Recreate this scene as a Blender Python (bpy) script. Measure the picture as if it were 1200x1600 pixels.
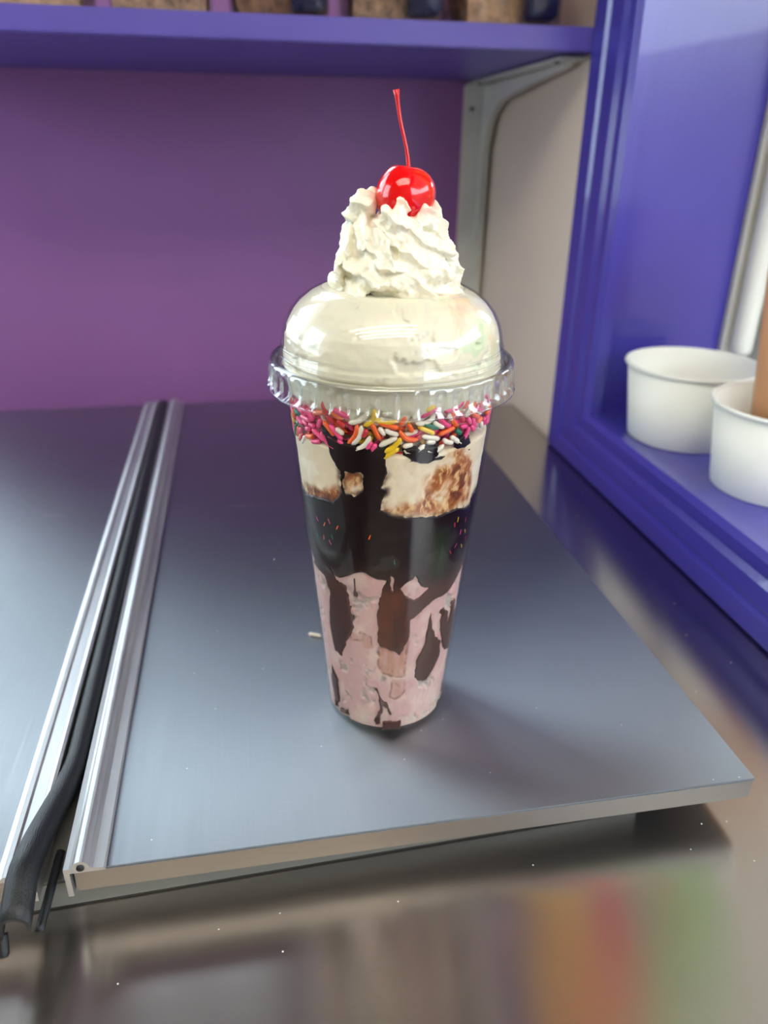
import bpy, bmesh, math, random
import numpy as np
from mathutils import Vector, Matrix

random.seed(7)
rng = np.random.default_rng(11)
for o in list(bpy.data.objects):
    bpy.data.objects.remove(o, do_unlink=True)
scene = bpy.context.scene
C = scene.collection
R = math.radians

# ------------------------------------------------------------------ camera
CAM_H = 0.28
pitch, yaw, roll = R(25.75), R(10.63), R(-0.858)
fwd = Vector((math.sin(yaw)*math.cos(pitch), math.cos(yaw)*math.cos(pitch), -math.sin(pitch)))
rgt = Vector((math.cos(yaw), -math.sin(yaw), 0))
dwn = fwd.cross(rgt)
r2 = math.cos(roll)*rgt + math.sin(roll)*dwn
d2 = -math.sin(roll)*rgt + math.cos(roll)*dwn
cam_data = bpy.data.cameras.new('camera')
cam = bpy.data.objects.new('camera', cam_data)
C.objects.link(cam)
m3 = Matrix((r2, -d2, -fwd)).transposed()
cam.matrix_world = Matrix.Translation((0, 0, CAM_H)) @ m3.to_4x4()
cam_data.sensor_fit = 'VERTICAL'
cam_data.sensor_height = 36.0
cam_data.lens = 36.0*1205/1600
cam_data.clip_start = 0.01
cam_data.dof.use_dof = True
cam_data.dof.focus_distance = 0.335
cam_data.dof.aperture_fstop = 7.5
scene.camera = cam

# ------------------------------------------------------------------ world, light, exposure
world = bpy.data.worlds.new('overcast_sky')
scene.world = world
world.use_nodes = True
bg = world.node_tree.nodes['Background']
bg.inputs['Color'].default_value = (0.80, 0.92, 1.0, 1)
bg.inputs['Strength'].default_value = 7.5
vs = scene.view_settings
vs.view_transform = 'Standard'
vs.look = 'None'
vs.gamma = 1.0
vs.use_curve_mapping = False
vs.exposure = 0.0
TUBE_STRENGTH = 20.0
scene.cycles.transparent_max_bounces = 32
scene.cycles.max_bounces = 8

def portal(name, loc, rot, sx, sy):
    l = bpy.data.lights.new(name, 'AREA')
    l.shape = 'RECTANGLE'; l.size = sx; l.size_y = sy
    l.cycles.is_portal = True
    o = bpy.data.objects.new(name, l); C.objects.link(o)
    o.location = loc; o.rotation_euler = rot
    return o
portal('service_window_portal', (0.49, -0.02, 0.44), (0, R(90), 0), 0.82, 1.45)
portal('left_window_portal', (-1.55, 0.655, 0.615), (0, R(-90), 0), 1.03, 0.81)
portal('rear_window_portal', (-0.14, 1.18, 0.695), (R(-90), 0, 0), 0.32, 0.47)
portal('tall_window_portal', (-0.865, 1.18, 0.555), (R(-90), 0, 0), 0.99, 0.83)

# ------------------------------------------------------------------ helpers
def srgb(r, g, b):
    f = lambda c: (c/255/12.92) if c/255 <= 0.04045 else ((c/255+0.055)/1.055)**2.4
    return (f(r), f(g), f(b), 1.0)

def new_mat(name):
    m = bpy.data.materials.new(name); m.use_nodes = True
    nt = m.node_tree
    return m, nt, nt.nodes, nt.links, nt.nodes['Principled BSDF']

def noise_node(nt, scale, detail=4, rough=0.55, vec_scale=None, coord='Object', rot=None):
    tc = nt.nodes.new('ShaderNodeTexCoord')
    n = nt.nodes.new('ShaderNodeTexNoise')
    n.inputs['Scale'].default_value = scale
    n.inputs['Detail'].default_value = detail
    n.inputs['Roughness'].default_value = rough
    mp = nt.nodes.new('ShaderNodeMapping')
    if vec_scale: mp.inputs['Scale'].default_value = vec_scale
    if rot: mp.inputs['Rotation'].default_value = rot
    nt.links.new(tc.outputs[coord], mp.inputs['Vector'])
    nt.links.new(mp.outputs['Vector'], n.inputs['Vector'])
    return n

def ramp(nt, src, stops):
    r = nt.nodes.new('ShaderNodeValToRGB')
    e = r.color_ramp.elements
    while len(e) < len(stops): e.new(0.5)
    for i, (p, c) in enumerate(stops):
        e[i].position = p
        e[i].color = c if len(c) == 4 else (*c, 1)
    nt.links.new(src, r.inputs['Fac'])
    return r

def bump(nt, src, strength, dist, bsdf):
    b = nt.nodes.new('ShaderNodeBump')
    b.inputs['Strength'].default_value = strength
    b.inputs['Distance'].default_value = dist
    nt.links.new(src, b.inputs['Height'])
    nt.links.new(b.outputs['Normal'], bsdf.inputs['Normal'])
    return b

def paint(name, col, rough=0.4, var=0.12, scale=6, bump_s=0.08, bump_scale=60, stretch=None, coat=0.0, chips=0.0):
    m, nt, N, L, b = new_mat(name)
    n = noise_node(nt, scale, 5)
    lo = tuple(c*(1-var) for c in col[:3]); hi = tuple(min(1, c*(1+var)) for c in col[:3])
    r = ramp(nt, n.outputs['Fac'], [(0.3, lo), (0.7, hi)])
    L.new(r.outputs['Color'], b.inputs['Base Color'])
    b.inputs['Roughness'].default_value = rough
    b.inputs['Coat Weight'].default_value = coat
    if chips:
        vd = N.new('ShaderNodeTexVoronoi'); vd.inputs['Scale'].default_value = 34
        tc = N.new('ShaderNodeTexCoord'); L.new(tc.outputs['Object'], vd.inputs['Vector'])
        lt = N.new('ShaderNodeMath'); lt.operation = 'LESS_THAN'; lt.inputs[1].default_value = 0.10
        L.new(vd.outputs['Distance'], lt.inputs[0])
        sp = N.new('ShaderNodeSeparateColor'); L.new(vd.outputs['Color'], sp.inputs['Color'])
        gt = N.new('ShaderNodeMath'); gt.operation = 'GREATER_THAN'; gt.inputs[1].default_value = 1-chips
        L.new(sp.outputs['Red'], gt.inputs[0])
        mu = N.new('ShaderNodeMath'); mu.operation = 'MULTIPLY'
        L.new(lt.outputs[0], mu.inputs[0]); L.new(gt.outputs[0], mu.inputs[1])
        mc = N.new('ShaderNodeMix'); mc.data_type = 'RGBA'
        L.new(mu.outputs[0], mc.inputs['Factor']); L.new(r.outputs['Color'], mc.inputs['A']); mc.inputs['B'].default_value = (0.55, 0.5, 0.7, 1)
        L.new(mc.outputs['Result'], b.inputs['Base Color'])
    n2 = noise_node(nt, bump_scale, 3, vec_scale=stretch)
    bump(nt, n2.outputs['Fac'], bump_s, 0.002, b)
    return m

def steel(name, col, rough, aniso, streak, stain=0.1, bump_s=0.05, along='y', dents=0.0):
    """brushed metal: fine streaks along one axis, cloudy stains, scratches"""
    m, nt, N, L, b = new_mat(name)
    b.inputs['Metallic'].default_value = 1.0
    n1 = noise_node(nt, 3.0, 6, 0.65)
    lo = tuple(c*(1-stain) for c in col[:3])
    r1 = ramp(nt, n1.outputs['Fac'], [(0.35, lo), (0.65, col)])
    L.new(r1.outputs['Color'], b.inputs['Base Color'])
    sc = (900, 14, 14) if along == 'y' else (14, 900, 14)
    n2 = noise_node(nt, 1.0, 2, 0.5, vec_scale=sc)
    mr = N.new('ShaderNodeMapRange')
    mr.inputs['To Min'].default_value = rough*(1-streak); mr.inputs['To Max'].default_value = rough*(1+streak)
    mix = N.new('ShaderNodeMath'); mix.operation = 'MULTIPLY_ADD'
    L.new(n1.outputs['Fac'], mix.inputs[0]); mix.inputs[1].default_value = 0.6
    L.new(n2.outputs['Fac'], mix.inputs[2])
    ms = N.new('ShaderNodeMath'); ms.operation = 'MULTIPLY'; ms.inputs[1].default_value = 0.62
    L.new(mix.outputs[0], ms.inputs[0])
    L.new(ms.outputs[0], mr.inputs['Value'])
    L.new(mr.outputs['Result'], b.inputs['Roughness'])
    if aniso:
        b.inputs['Anisotropic'].default_value = aniso
        t = N.new('ShaderNodeTangent'); t.direction_type = 'UV_MAP'; t.uv_map = 'UVMap'
        L.new(t.outputs['Tangent'], b.inputs['Tangent'])
        b.inputs['Anisotropic Rotation'].default_value = 0.25 if along == 'x' else 0.0
    # scratches and low dents
    v = N.new('ShaderNodeTexVoronoi'); v.feature = 'DISTANCE_TO_EDGE'; v.inputs['Scale'].default_value = 9
    nd = noise_node(nt, 5, 3)
    L.new(nd.outputs['Color'], v.inputs['Vector'])
    add = N.new('ShaderNodeMath'); add.operation = 'MULTIPLY_ADD'
    L.new(n2.outputs['Fac'], add.inputs[0]); add.inputs[1].default_value = 0.25
    n3 = noise_node(nt, 7.0, 2)
    md = N.new('ShaderNodeMath'); md.operation = 'MULTIPLY'; md.inputs[1].default_value = dents
    L.new(n3.outputs['Fac'], md.inputs[0]); L.new(md.outputs[0], add.inputs[2])
    bump(nt, add.outputs[0], bump_s, 0.002, b)
    # dust specks and pale scuffs
    vd = N.new('ShaderNodeTexVoronoi'); vd.inputs['Scale'].default_value = 75; vd.voronoi_dimensions = '2D'
    tc = N.new('ShaderNodeTexCoord'); L.new(tc.outputs['Object'], vd.inputs['Vector'])
    lt = N.new('ShaderNodeMath'); lt.operation = 'LESS_THAN'; lt.inputs[1].default_value = 0.030
    L.new(vd.outputs['Distance'], lt.inputs[0])
    sp = N.new('ShaderNodeSeparateColor'); L.new(vd.outputs['Color'], sp.inputs['Color'])
    gt = N.new('ShaderNodeMath'); gt.operation = 'GREATER_THAN'; gt.inputs[1].default_value = 0.93
    L.new(sp.outputs['Red'], gt.inputs[0])
    mu = N.new('ShaderNodeMath'); mu.operation = 'MULTIPLY'
    L.new(lt.outputs[0], mu.inputs[0]); L.new(gt.outputs[0], mu.inputs[1])
    ns = noise_node(nt, 9.0, 8, 0.7, vec_scale=(1.0, 3.5, 1.0), rot=(0, 0, 0.7))
    rs_ = ramp(nt, ns.outputs['Fac'], [(0.64, (0, 0, 0)), (0.74, (0.22, 0.22, 0.22))])
    mxm = N.new('ShaderNodeMath'); mxm.operation = 'MAXIMUM'
    L.new(mu.outputs[0], mxm.inputs[0]); L.new(rs_.outputs['Color'], mxm.inputs[1])
    iv = N.new('ShaderNodeMath'); iv.operation = 'SUBTRACT'; iv.inputs[0].default_value = 1.0
    L.new(mxm.outputs[0], iv.inputs[1]); L.new(iv.outputs[0], b.inputs['Metallic'])
    mc = N.new('ShaderNodeMix'); mc.data_type = 'RGBA'
    L.new(mxm.outputs[0], mc.inputs['Factor']); L.new(r1.outputs['Color'], mc.inputs['A']); mc.inputs['B'].default_value = (0.75, 0.75, 0.74, 1)
    L.new(mc.outputs['Result'], b.inputs['Base Color'])
    return m

def plastic_clear(name, tint=(0.97, 0.98, 0.97), refl=1.0, rough=0.03):
    m, nt, N, L, b = new_mat(name)
    out = N['Material Output']
    N.remove(b)
    tr = N.new('ShaderNodeBsdfTransparent'); tr.inputs['Color'].default_value = (*tint, 1)
    gl = N.new('ShaderNodeBsdfGlossy'); gl.inputs['Roughness'].default_value = rough
    lw = N.new('ShaderNodeLayerWeight'); lw.inputs['Blend'].default_value = 0.5
    pw = N.new('ShaderNodeMath'); pw.operation = 'POWER'; pw.inputs[1].default_value = 3.5
    L.new(lw.outputs['Facing'], pw.inputs[0])
    cl = N.new('ShaderNodeMath'); cl.operation = 'MULTIPLY_ADD'; cl.inputs[1].default_value = 0.30*refl; cl.inputs[2].default_value = 0.035*refl
    L.new(pw.outputs[0], cl.inputs[0])
    mx = N.new('ShaderNodeMixShader')
    L.new(cl.outputs[0], mx.inputs['Fac']); L.new(tr.outputs[0], mx.inputs[1]); L.new(gl.outputs[0], mx.inputs[2])
    L.new(mx.outputs[0], out.inputs['Surface'])
    return m

def food(name, col=None, rough=0.4, sss=0.0, sss_scale=0.004, attr=None, coat=0.0, bump_s=0.0, bump_scale=300, radius=(1, 0.8, 0.6), spec=0.5):
    m, nt, N, L, b = new_mat(name)
    if attr:
        a = N.new('ShaderNodeAttribute'); a.attribute_name = attr
        L.new(a.outputs['Color'], b.inputs['Base Color'])
    else:
        b.inputs['Base Color'].default_value = col
    b.inputs['Roughness'].default_value = rough
    b.inputs['Subsurface Weight'].default_value = sss
    b.inputs['Subsurface Scale'].default_value = sss_scale
    b.inputs['Subsurface Radius'].default_value = radius
    b.inputs['Coat Weight'].default_value = coat
    b.inputs['Coat Roughness'].default_value = 0.08
    b.inputs['Specular IOR Level'].default_value = spec
    if bump_s:
        n = noise_node(nt, bump_scale, 4)
        bump(nt, n.outputs['Fac'], bump_s, 0.001, b)
    return m

def link(name, me, mat=None, parent=None, loc=None, rot=None):
    o = bpy.data.objects.new(name, me)
    C.objects.link(o)
    if mat and me is not None and len(me.materials) == 0: me.materials.append(mat)
    if parent: o.parent = parent
    if loc: o.location = loc
    if rot: o.rotation_euler = rot
    return o

def tag(o, label=None, cat=None, group=None, kind=None):
    if label: o['label'] = label
    if cat: o['category'] = cat
    if group: o['group'] = group
    if kind: o['kind'] = kind
    return o

def empty(name, loc=(0, 0, 0), rot=None):
    o = bpy.data.objects.new(name, None); C.objects.link(o); o.location = loc
    if rot: o.rotation_euler = rot
    o.empty_display_size = 0.02
    return o

def mesh(name, verts, faces, smooth=False):
    me = bpy.data.meshes.new(name)
    me.from_pydata([tuple(v) for v in verts], [], [tuple(f) for f in faces])
    me.update()
    if smooth: me.polygons.foreach_set('use_smooth', [True]*len(me.polygons))
    return me

def bm_mesh(name, bm, smooth=False):
    bmesh.ops.recalc_face_normals(bm, faces=bm.faces)
    me = bpy.data.meshes.new(name); bm.to_mesh(me); bm.free()
    if smooth: me.polygons.foreach_set('use_smooth', [True]*len(me.polygons))
    return me

def bm_box(bm, x0, x1, y0, y1, z0, z1):
    v = [bm.verts.new(p) for p in ((x0,y0,z0),(x1,y0,z0),(x1,y1,z0),(x0,y1,z0),(x0,y0,z1),(x1,y0,z1),(x1,y1,z1),(x0,y1,z1))]
    for f in ((0,3,2,1),(4,5,6,7),(0,1,5,4),(1,2,6,5),(2,3,7,6),(3,0,4,7)):
        bm.faces.new([v[i] for i in f])
    return v

def planar_uv(me):
    uv = me.uv_layers.new(name='UVMap')
    co = np.zeros(len(me.vertices)*3); me.vertices.foreach_get('co', co); co = co.reshape(-1, 3)
    li = np.zeros(len(me.loops), dtype=np.int64); me.loops.foreach_get('vertex_index', li)
    uv.data.foreach_set('uv', co[li][:, :2].astype(np.float32).ravel())

def box(name, x0, x1, y0, y1, z0, z1, mat, parent=None, bevel=0.0, seg=2, uv=False):
    bm = bmesh.new(); bm_box(bm, x0, x1, y0, y1, z0, z1)
    if bevel: bmesh.ops.bevel(bm, geom=list(bm.edges), offset=bevel, segments=seg, affect='EDGES', profile=0.6)
    me = bm_mesh(name, bm)
    if uv: planar_uv(me)
    return link(name, me, mat, parent)

def lathe(name, prof, seg=96, closed=False, smooth=True, rmod=None):
    """prof: list of (r, z). closed: the profile is a closed loop"""
    verts, faces = [], []
    n = len(prof)
    for i in range(seg):
        a = 2*math.pi*i/seg
        for j, (r, z) in enumerate(prof):
            rr = r + (rmod(j, a) if rmod else 0)
            verts.append((rr*math.cos(a), rr*math.sin(a), z))
    for i in range(seg):
        k = (i+1) % seg
        for j in range(n if closed else n-1):
            l = (j+1) % n
            faces.append((i*n+j, k*n+j, k*n+l, i*n+l))
    return mesh(name, verts, faces, smooth)

def sweep_profile(name, prof, path_axis, a0, a1, closed=True, smooth=False):
    """extrude a closed 2D profile along an axis. prof in the other two axes (x,z for y; y,z for x; x,y for z)"""
    verts, n = [], len(prof)
    for t in (a0, a1):
        for p, q in prof:
            verts.append({'y': (p, t, q), 'x': (t, p, q), 'z': (p, q, t)}[path_axis])
    faces = [(j, (j+1) % n, n+(j+1) % n, n+j) for j in range(n)]
    faces += [tuple(range(n))[::-1], tuple(range(n, 2*n))]
    bm = bmesh.new()
    vs_ = [bm.verts.new(v) for v in verts]
    for f in faces: bm.faces.new([vs_[i] for i in f])
    return bm_mesh(name, bm, smooth)

def tube(name, pts, rad, seg=12, cap=True):
    """round tube along points; rad float or list"""
    pts = [Vector(p) for p in pts]; n = len(pts)
    rad = rad if isinstance(rad, (list, tuple)) else [rad]*n
    verts, faces = [], []
    t0 = (pts[1]-pts[0]).normalized()
    u = t0.orthogonal().normalized()
    for i, p in enumerate(pts):
        t = (pts[min(i+1, n-1)]-pts[max(i-1, 0)]).normalized()
        u = (u - t*u.dot(t)).normalized(); v = t.cross(u)
        for k in range(seg):
            a = 2*math.pi*k/seg
            verts.append(p + (u*math.cos(a)+v*math.sin(a))*rad[i])
    for i in range(n-1):
        for k in range(seg):
            l = (k+1) % seg
            faces.append((i*seg+k, i*seg+l, (i+1)*seg+l, (i+1)*seg+k))
    if cap:
        faces.append(tuple(range(seg))[::-1]); faces.append(tuple(range((n-1)*seg, n*seg)))
    return mesh(name, verts, faces, True)

# numpy value noise -------------------------------------------------
_tab = rng.random(65536)
def vnoise(x, y, z):
    xi, yi, zi = np.floor(x).astype(np.int64), np.floor(y).astype(np.int64), np.floor(z).astype(np.int64)
    fx, fy, fz = x-xi, y-yi, z-zi
    fx = fx*fx*(3-2*fx); fy = fy*fy*(3-2*fy); fz = fz*fz*(3-2*fz)
    h = lambda a, b, c: _tab[(a*73856093 ^ b*19349663 ^ c*83492791) & 65535]
    l = lambda a, b, t: a+(b-a)*t
    return l(l(l(h(xi,yi,zi),h(xi+1,yi,zi),fx), l(h(xi,yi+1,zi),h(xi+1,yi+1,zi),fx), fy),
             l(l(h(xi,yi,zi+1),h(xi+1,yi,zi+1),fx), l(h(xi,yi+1,zi+1),h(xi+1,yi+1,zi+1),fx), fy), fz)
def fbm(x, y, z, oct=4, g=0.5):
    s, a, t = 0, 1.0, 0
    for i in range(oct):
        s = s + a*vnoise(x*2**i+17.3*i, y*2**i+5.1*i, z*2**i+9.7*i); t += a; a *= g
    return s/t
def sstep(a, b, x):
    t = np.clip((x-a)/(b-a), 0, 1); return t*t*(3-2*t)

# ------------------------------------------------------------------ materials
BLUE = srgb(66, 60, 156)
M = {}
M['wall_purple'] = paint('purple_wall_paint', srgb(146, 97, 158), 0.42, 0.05, 3, 0.05, 40)
M['blue_paint'] = paint('blue_violet_gloss_paint', BLUE, 0.22, 0.06, 5, 0.14, 30, (14, 14, 1.2), coat=0.4, chips=0.10)
M['shelf_paint'] = paint('blue_violet_shelf_paint', srgb(90, 80, 172), 0.38, 0.06, 5, 0.12, 30, (1.2, 14, 14))
M['white_wall'] = paint('white_wall_panel', srgb(222, 206, 186), 0.45, 0.04, 3, 0.03, 30)
M['white_metal'] = paint('white_painted_metal', srgb(206, 206, 198), 0.35, 0.05, 20, 0.03, 60)
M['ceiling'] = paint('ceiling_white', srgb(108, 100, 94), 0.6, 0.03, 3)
M['room_wall'] = paint('room_wall_grey', srgb(150, 140, 128), 0.6, 0.05, 2)
M['floor'] = paint('floor_grey', srgb(90, 86, 82), 0.6, 0.15, 8)
M['sky_blocker'] = paint('tan_sky_blocker', srgb(140, 120, 112), 0.8, 0.1, 1)
M['ground'] = paint('outdoor_paving', srgb(150, 145, 138), 0.8, 0.15, 2)
M['lid_steel'] = steel('brushed_steel_lid', (0.43, 0.46, 0.49, 1), 0.50, 0.95, 0.20, 0.10, 0.02, 'y', 1.0)
M['counter_steel'] = steel('brushed_steel_counter', (0.50, 0.465, 0.445, 1), 0.215, 0.88, 0.05, 0.08, 0.002, 'x', 2.0)
M['alu'] = steel('aluminium_profile', (0.62, 0.63, 0.64, 1), 0.48, 0, 0.3, 0.2, 0.05, 'y')
M['lid_edge'] = steel('steel_lid_edge', (0.30, 0.275, 0.25, 1), 0.36, 0, 0.2, 0.1, 0.02, 'x')
M['rubber'] = paint('black_rubber', srgb(15, 18, 22), 0.42, 0.1, 30, 0.25, 60, (40, 0.6, 40))
M['collar'] = paint('grey_plastic_collar', srgb(118, 118, 112), 0.45, 0.05, 10)
M['paper'] = paint('white_paperboard', srgb(236, 236, 226), 0.5, 0.02, 10, 0.03, 200)
M['kraft'] = paint('tan_kraft_paper', srgb(196, 142, 98), 0.6, 0.08, 8, 0.08, 50, (8, 8, 1))
M['pvc'] = paint('white_pvc', srgb(225, 225, 215), 0.3, 0.02, 5)
M['pet'] = plastic_clear('clear_pet_plastic', (0.985, 0.988, 0.985), 1.0, 0.02)
M['pet_cup'] = plastic_clear('clear_pet_cup', (0.985, 0.988, 0.985), 0.55, 0.02)
M['pet_rim'] = plastic_clear('clear_pet_rim', (0.95, 0.96, 0.955), 2.6, 0.03)
M['bin_clear'] = plastic_clear('clear_bin_plastic', (0.93, 0.93, 0.93), 1.0, 0.06)
M['glass'] = plastic_clear('window_glass', (0.97, 0.99, 0.99), 0.8, 0.0)
M['navy'] = paint('navy_plastic', srgb(24, 28, 66), 0.35, 0.1, 20)
M['screw'] = steel('screw_metal', (0.10, 0.10, 0.10, 1), 0.4, 0, 0.2)
M['crumb_tan'] = paint('tan_crumbs', srgb(205, 172, 136), 0.8, 0.45, 90, 0.8, 160)
M['crumb_brown'] = paint('brown_crumbs', srgb(136, 100, 74), 0.8, 0.6, 90, 0.8, 160)
M['crumb_mix'] = paint('mixed_nut_pieces', srgb(172, 142, 112), 0.8, 0.6, 120, 0.8, 160)
M['cream'] = food('whipped_cream', None, 0.30, 0.35, 0.0022, 'Col', 0.15, 0.06, 300, (1, 0.85, 0.6))
M['ice'] = food('ice_cream', None, 0.40, 0.15, 0.002, 'Col', 0.0, 0.10, 500, spec=0.3)
M['fudge'] = food('fudge_sauce', None, 0.28, 0.0, 0.001, 'Col', 0.0, spec=0.22)
M['cherry'] = food('maraschino_cherry', srgb(225, 5, 9), 0.14, 0.2, 0.003, None, 0.45, 0.05, 90, (1, 0.15, 0.1))
M['stem'] = food('cherry_stem', srgb(205, 20, 28), 0.35, 0.1, 0.002, None, 0.3, 0.3, 400, (1, 0.2, 0.1))
em, nt, N, L, b = new_mat('fluorescent_tube')
b.inputs['Base Color'].default_value = (1, 1, 1, 1)
b.inputs['Emission Color'].default_value = (1.0, 0.94, 0.85, 1)
b.inputs['Emission Strength'].default_value = TUBE_STRENGTH
M['tube'] = em

# ------------------------------------------------------------------ the room
XW, YB = 0.345, 1.11          # inner faces of the window wall and of the back wall
ZC = -0.03                    # counter top (z = 0 is the top of the freezer lids)
YJ, Y0 = 0.705, -0.75         # window opening, far and near side
ZS, ZT = 0.030, 0.86          # sill and head of the window
XO = 0.475                    # outer face of the window wall
ZF, ZK = -0.93, 1.20          # floor, ceiling
XL, YN = -1.5, -1.3

tag(box('floor', XL-0.1, XO, YN-0.1, YB+0.1, ZF-0.05, ZF, M['floor']), kind='structure')
tag(box('ceiling', XL-0.1, XO, YN-0.1, YB+0.1, ZK, ZK+0.05, M['ceiling']), kind='structure')
LY0, LY1, LZ0, LZ1 = 0.25, 1.06, 0.10, 1.13     # side window on the left
bm = bmesh.new()
bm_box(bm, XL-0.1, XL, YN, LY0, ZF, ZK)
bm_box(bm, XL-0.1, XL, LY1, YB+0.1, ZF, ZK)
bm_box(bm, XL-0.1, XL, LY0, LY1, ZF, LZ0)
bm_box(bm, XL-0.1, XL, LY0, LY1, LZ1, ZK)
tag(link('wall_left', bm_mesh('wall_left', bm), M['room_wall']), kind='structure')
w3 = tag(empty('window_3', (0, 0, 0)), kind='structure')
for a in ((LY0, LY0+0.03, LZ0, LZ1), (LY1-0.03, LY1, LZ0, LZ1), (LY0+0.03, LY1-0.03, LZ0, LZ0+0.03), (LY0+0.03, LY1-0.03, LZ1-0.03, LZ1)):
    box('frame_bar', XL-0.06, XL-0.01, a[0], a[1], a[2], a[3], M['pvc'], w3, 0.003)
for k in range(1, 4):
    box('muntin', XL-0.05, XL-0.02, LY0+(LY1-LY0)*k/4-0.008, LY0+(LY1-LY0)*k/4+0.008, LZ0+0.03, LZ1-0.03, M['pvc'], w3)
box('pane', XL-0.037, XL-0.033, LY0+0.03, LY1-0.03, LZ0+0.03, LZ1-0.03, M['glass'], w3)
tag(box('wall_front', XL, XO, YN-0.1, YN, ZF, ZK, M['room_wall']), kind='structure')
tag(box('ground', -20, 25, -20, 25, -1.45, -1.40, M['ground']), kind='structure')
tag(box('wall_sky_blocker', 2.4, 2.6, -8, 10, -1.40, 0.75, M['sky_blocker']), kind='structure')  # unseen wall added to keep low sky out of the service window
# back wall, with a window over the shelf and a tall one beside it
WX0, WX1, WZ0, WZ1 = -0.30, 0.02, 0.46, 0.93
VX0, VX1, VZ0, VZ1 = -1.36, -0.37, 0.14, 0.97
bm = bmesh.new()
bm_box(bm, XL, VX0, YB, YB+0.1, ZF, ZK)
bm_box(bm, VX1, WX0, YB, YB+0.1, ZF, ZK)
bm_box(bm, WX1, XO, YB, YB+0.1, ZF, ZK)
bm_box(bm, WX0, WX1, YB, YB+0.1, ZF, WZ0)
bm_box(bm, WX0, WX1, YB, YB+0.1, WZ1, ZK)
bm_box(bm, VX0, VX1, YB, YB+0.1, ZF, VZ0)
bm_box(bm, VX0, VX1, YB, YB+0.1, VZ1, ZK)
tag(link('wall_back', bm_mesh('wall_back', bm), M['wall_purple']), kind='structure')
bm = bmesh.new()
bm_box(bm, XW, XO, YN, Y0, ZF, ZK)
bm_box(bm, XW, XO, YJ, YB, ZF, ZK)
bm_box(bm, XW, XO, Y0, YJ, ZF, ZS)
bm_box(bm, XW, XO, Y0, YJ, ZT, ZK)
tag(link('wall_right', bm_mesh('wall_right', bm), M['white_wall']), kind='structure')
# white corner trim strip on the back wall
box_trim = box('trim_1', 0.306, XW, YB-0.006, YB, ZF, 0.345, M['white_wall'], None, 0.0015)
tag(box_trim, kind='structure')

# the two windows in the back wall
fw = 0.03
def rear_window(name, x0, x1, z0, z1, n):
    w = tag(empty(name, (0, 0, 0)), kind='structure')
    for a in ((x0, x0+fw, z0, z1), (x1-fw, x1, z0, z1), (x0+fw, x1-fw, z0, z0+fw), (x0+fw, x1-fw, z1-fw, z1)):
        box('frame_bar', a[0], a[1], YB+0.01, YB+0.06, a[2], a[3], M['pvc'], w, 0.003)
    for k in range(1, n):
        x = x0 + (x1-x0)*k/n
        box('muntin', x-0.008, x+0.008, YB+0.02, YB+0.05, z0+fw, z1-fw, M['pvc'], w)
    box('pane', x0+fw, x1-fw, YB+0.032, YB+0.036, z0+fw, z1-fw, M['glass'], w)
rear_window('window_2', WX0, WX1, WZ0, WZ1, 2)
rear_window('window_4', VX0, VX1, VZ0, VZ1, 4)

# service window: moulded casing, jambs, sill, track
w1 = tag(empty('window_1', (0, 0, 0)), kind='structure')
CW, CB = 0.1, 0.067                # width of the stile, height of the bottom rail
def casing_prof(w):
    s = w/0.1
    return [(0, 0), (0, .008), (.002*s, .010), (.026*s, .010), (.030*s, .0075), (.034*s, .0075), (.040*s, .0105), (.062*s, .0115),
            (.070*s, .0085), (.074*s, .0085), (.080*s, .0135), (.092*s, .0145), (.1*s, .011), (.1*s, 0)]
def casing(y_out, y_in, z_out, z_in, horizontal, t0, t1, i0, i1):
    """moulding, mitred: outer edge runs t0..t1, inner edge i0..i1"""
    w = abs((z_in-z_out) if horizontal else (y_in-y_out))
    pr = casing_prof(w)
    verts = []
    for e in (0, 1):
        for d, h in pr:
            f = d/w
            t = (t0, t1)[e]*(1-f) + (i0, i1)[e]*f
            if horizontal: verts.append((XW-h, t, z_out+(z_in-z_out)*f))
            else: verts.append((XW-h, y_out+(y_in-y_out)*f, t))
    n = len(pr)
    bm = bmesh.new(); v = [bm.verts.new(p) for p in verts]
    for j in range(n): bm.faces.new((v[j], v[(j+1) % n], v[n+(j+1) % n], v[n+j]))
    bm.faces.new(v[:n]); bm.faces.new(v[n:])
    return link('casing', bm_mesh('casing', bm), M['blue_paint'], w1)
yo, yi = YJ+0.077, YJ-0.023
yo2, yi2 = Y0-0.077, Y0+0.023
zb, zi = ZC+0.001, ZC+CB
zt, zti = ZT+0.08, ZT-0.02
casing(yo, yi, 0, 0, False, zb, zt, zi, zti)
casing(yo2, yi2, 0, 0, False, zb, zt, zi, zti)
casing(0, 0, zb, zi, True, yo, yo2, yi, yi2)
casing(0, 0, zt, zti, True, yo, yo2, yi, yi2)
box('jamb', XW-0.001, XO, YJ-0.004, YJ-0.0001, ZS+0.004, ZT-0.004, M['blue_paint'], w1)
box('jamb', XW-0.001, XO, Y0+0.0001, Y0+0.004, ZS+0.004, ZT-0.004, M['blue_paint'], w1)
box('head_board', XW-0.001, XO, Y0, YJ, ZT-0.004, ZT-0.0001, M['blue_paint'], w1)
box('sill_board', XW-0.001, XO+0.02, Y0, YJ, ZS+0.0001, ZS+0.004, M['blue_paint'], w1, 0.0008)
ZS += 0.004
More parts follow.
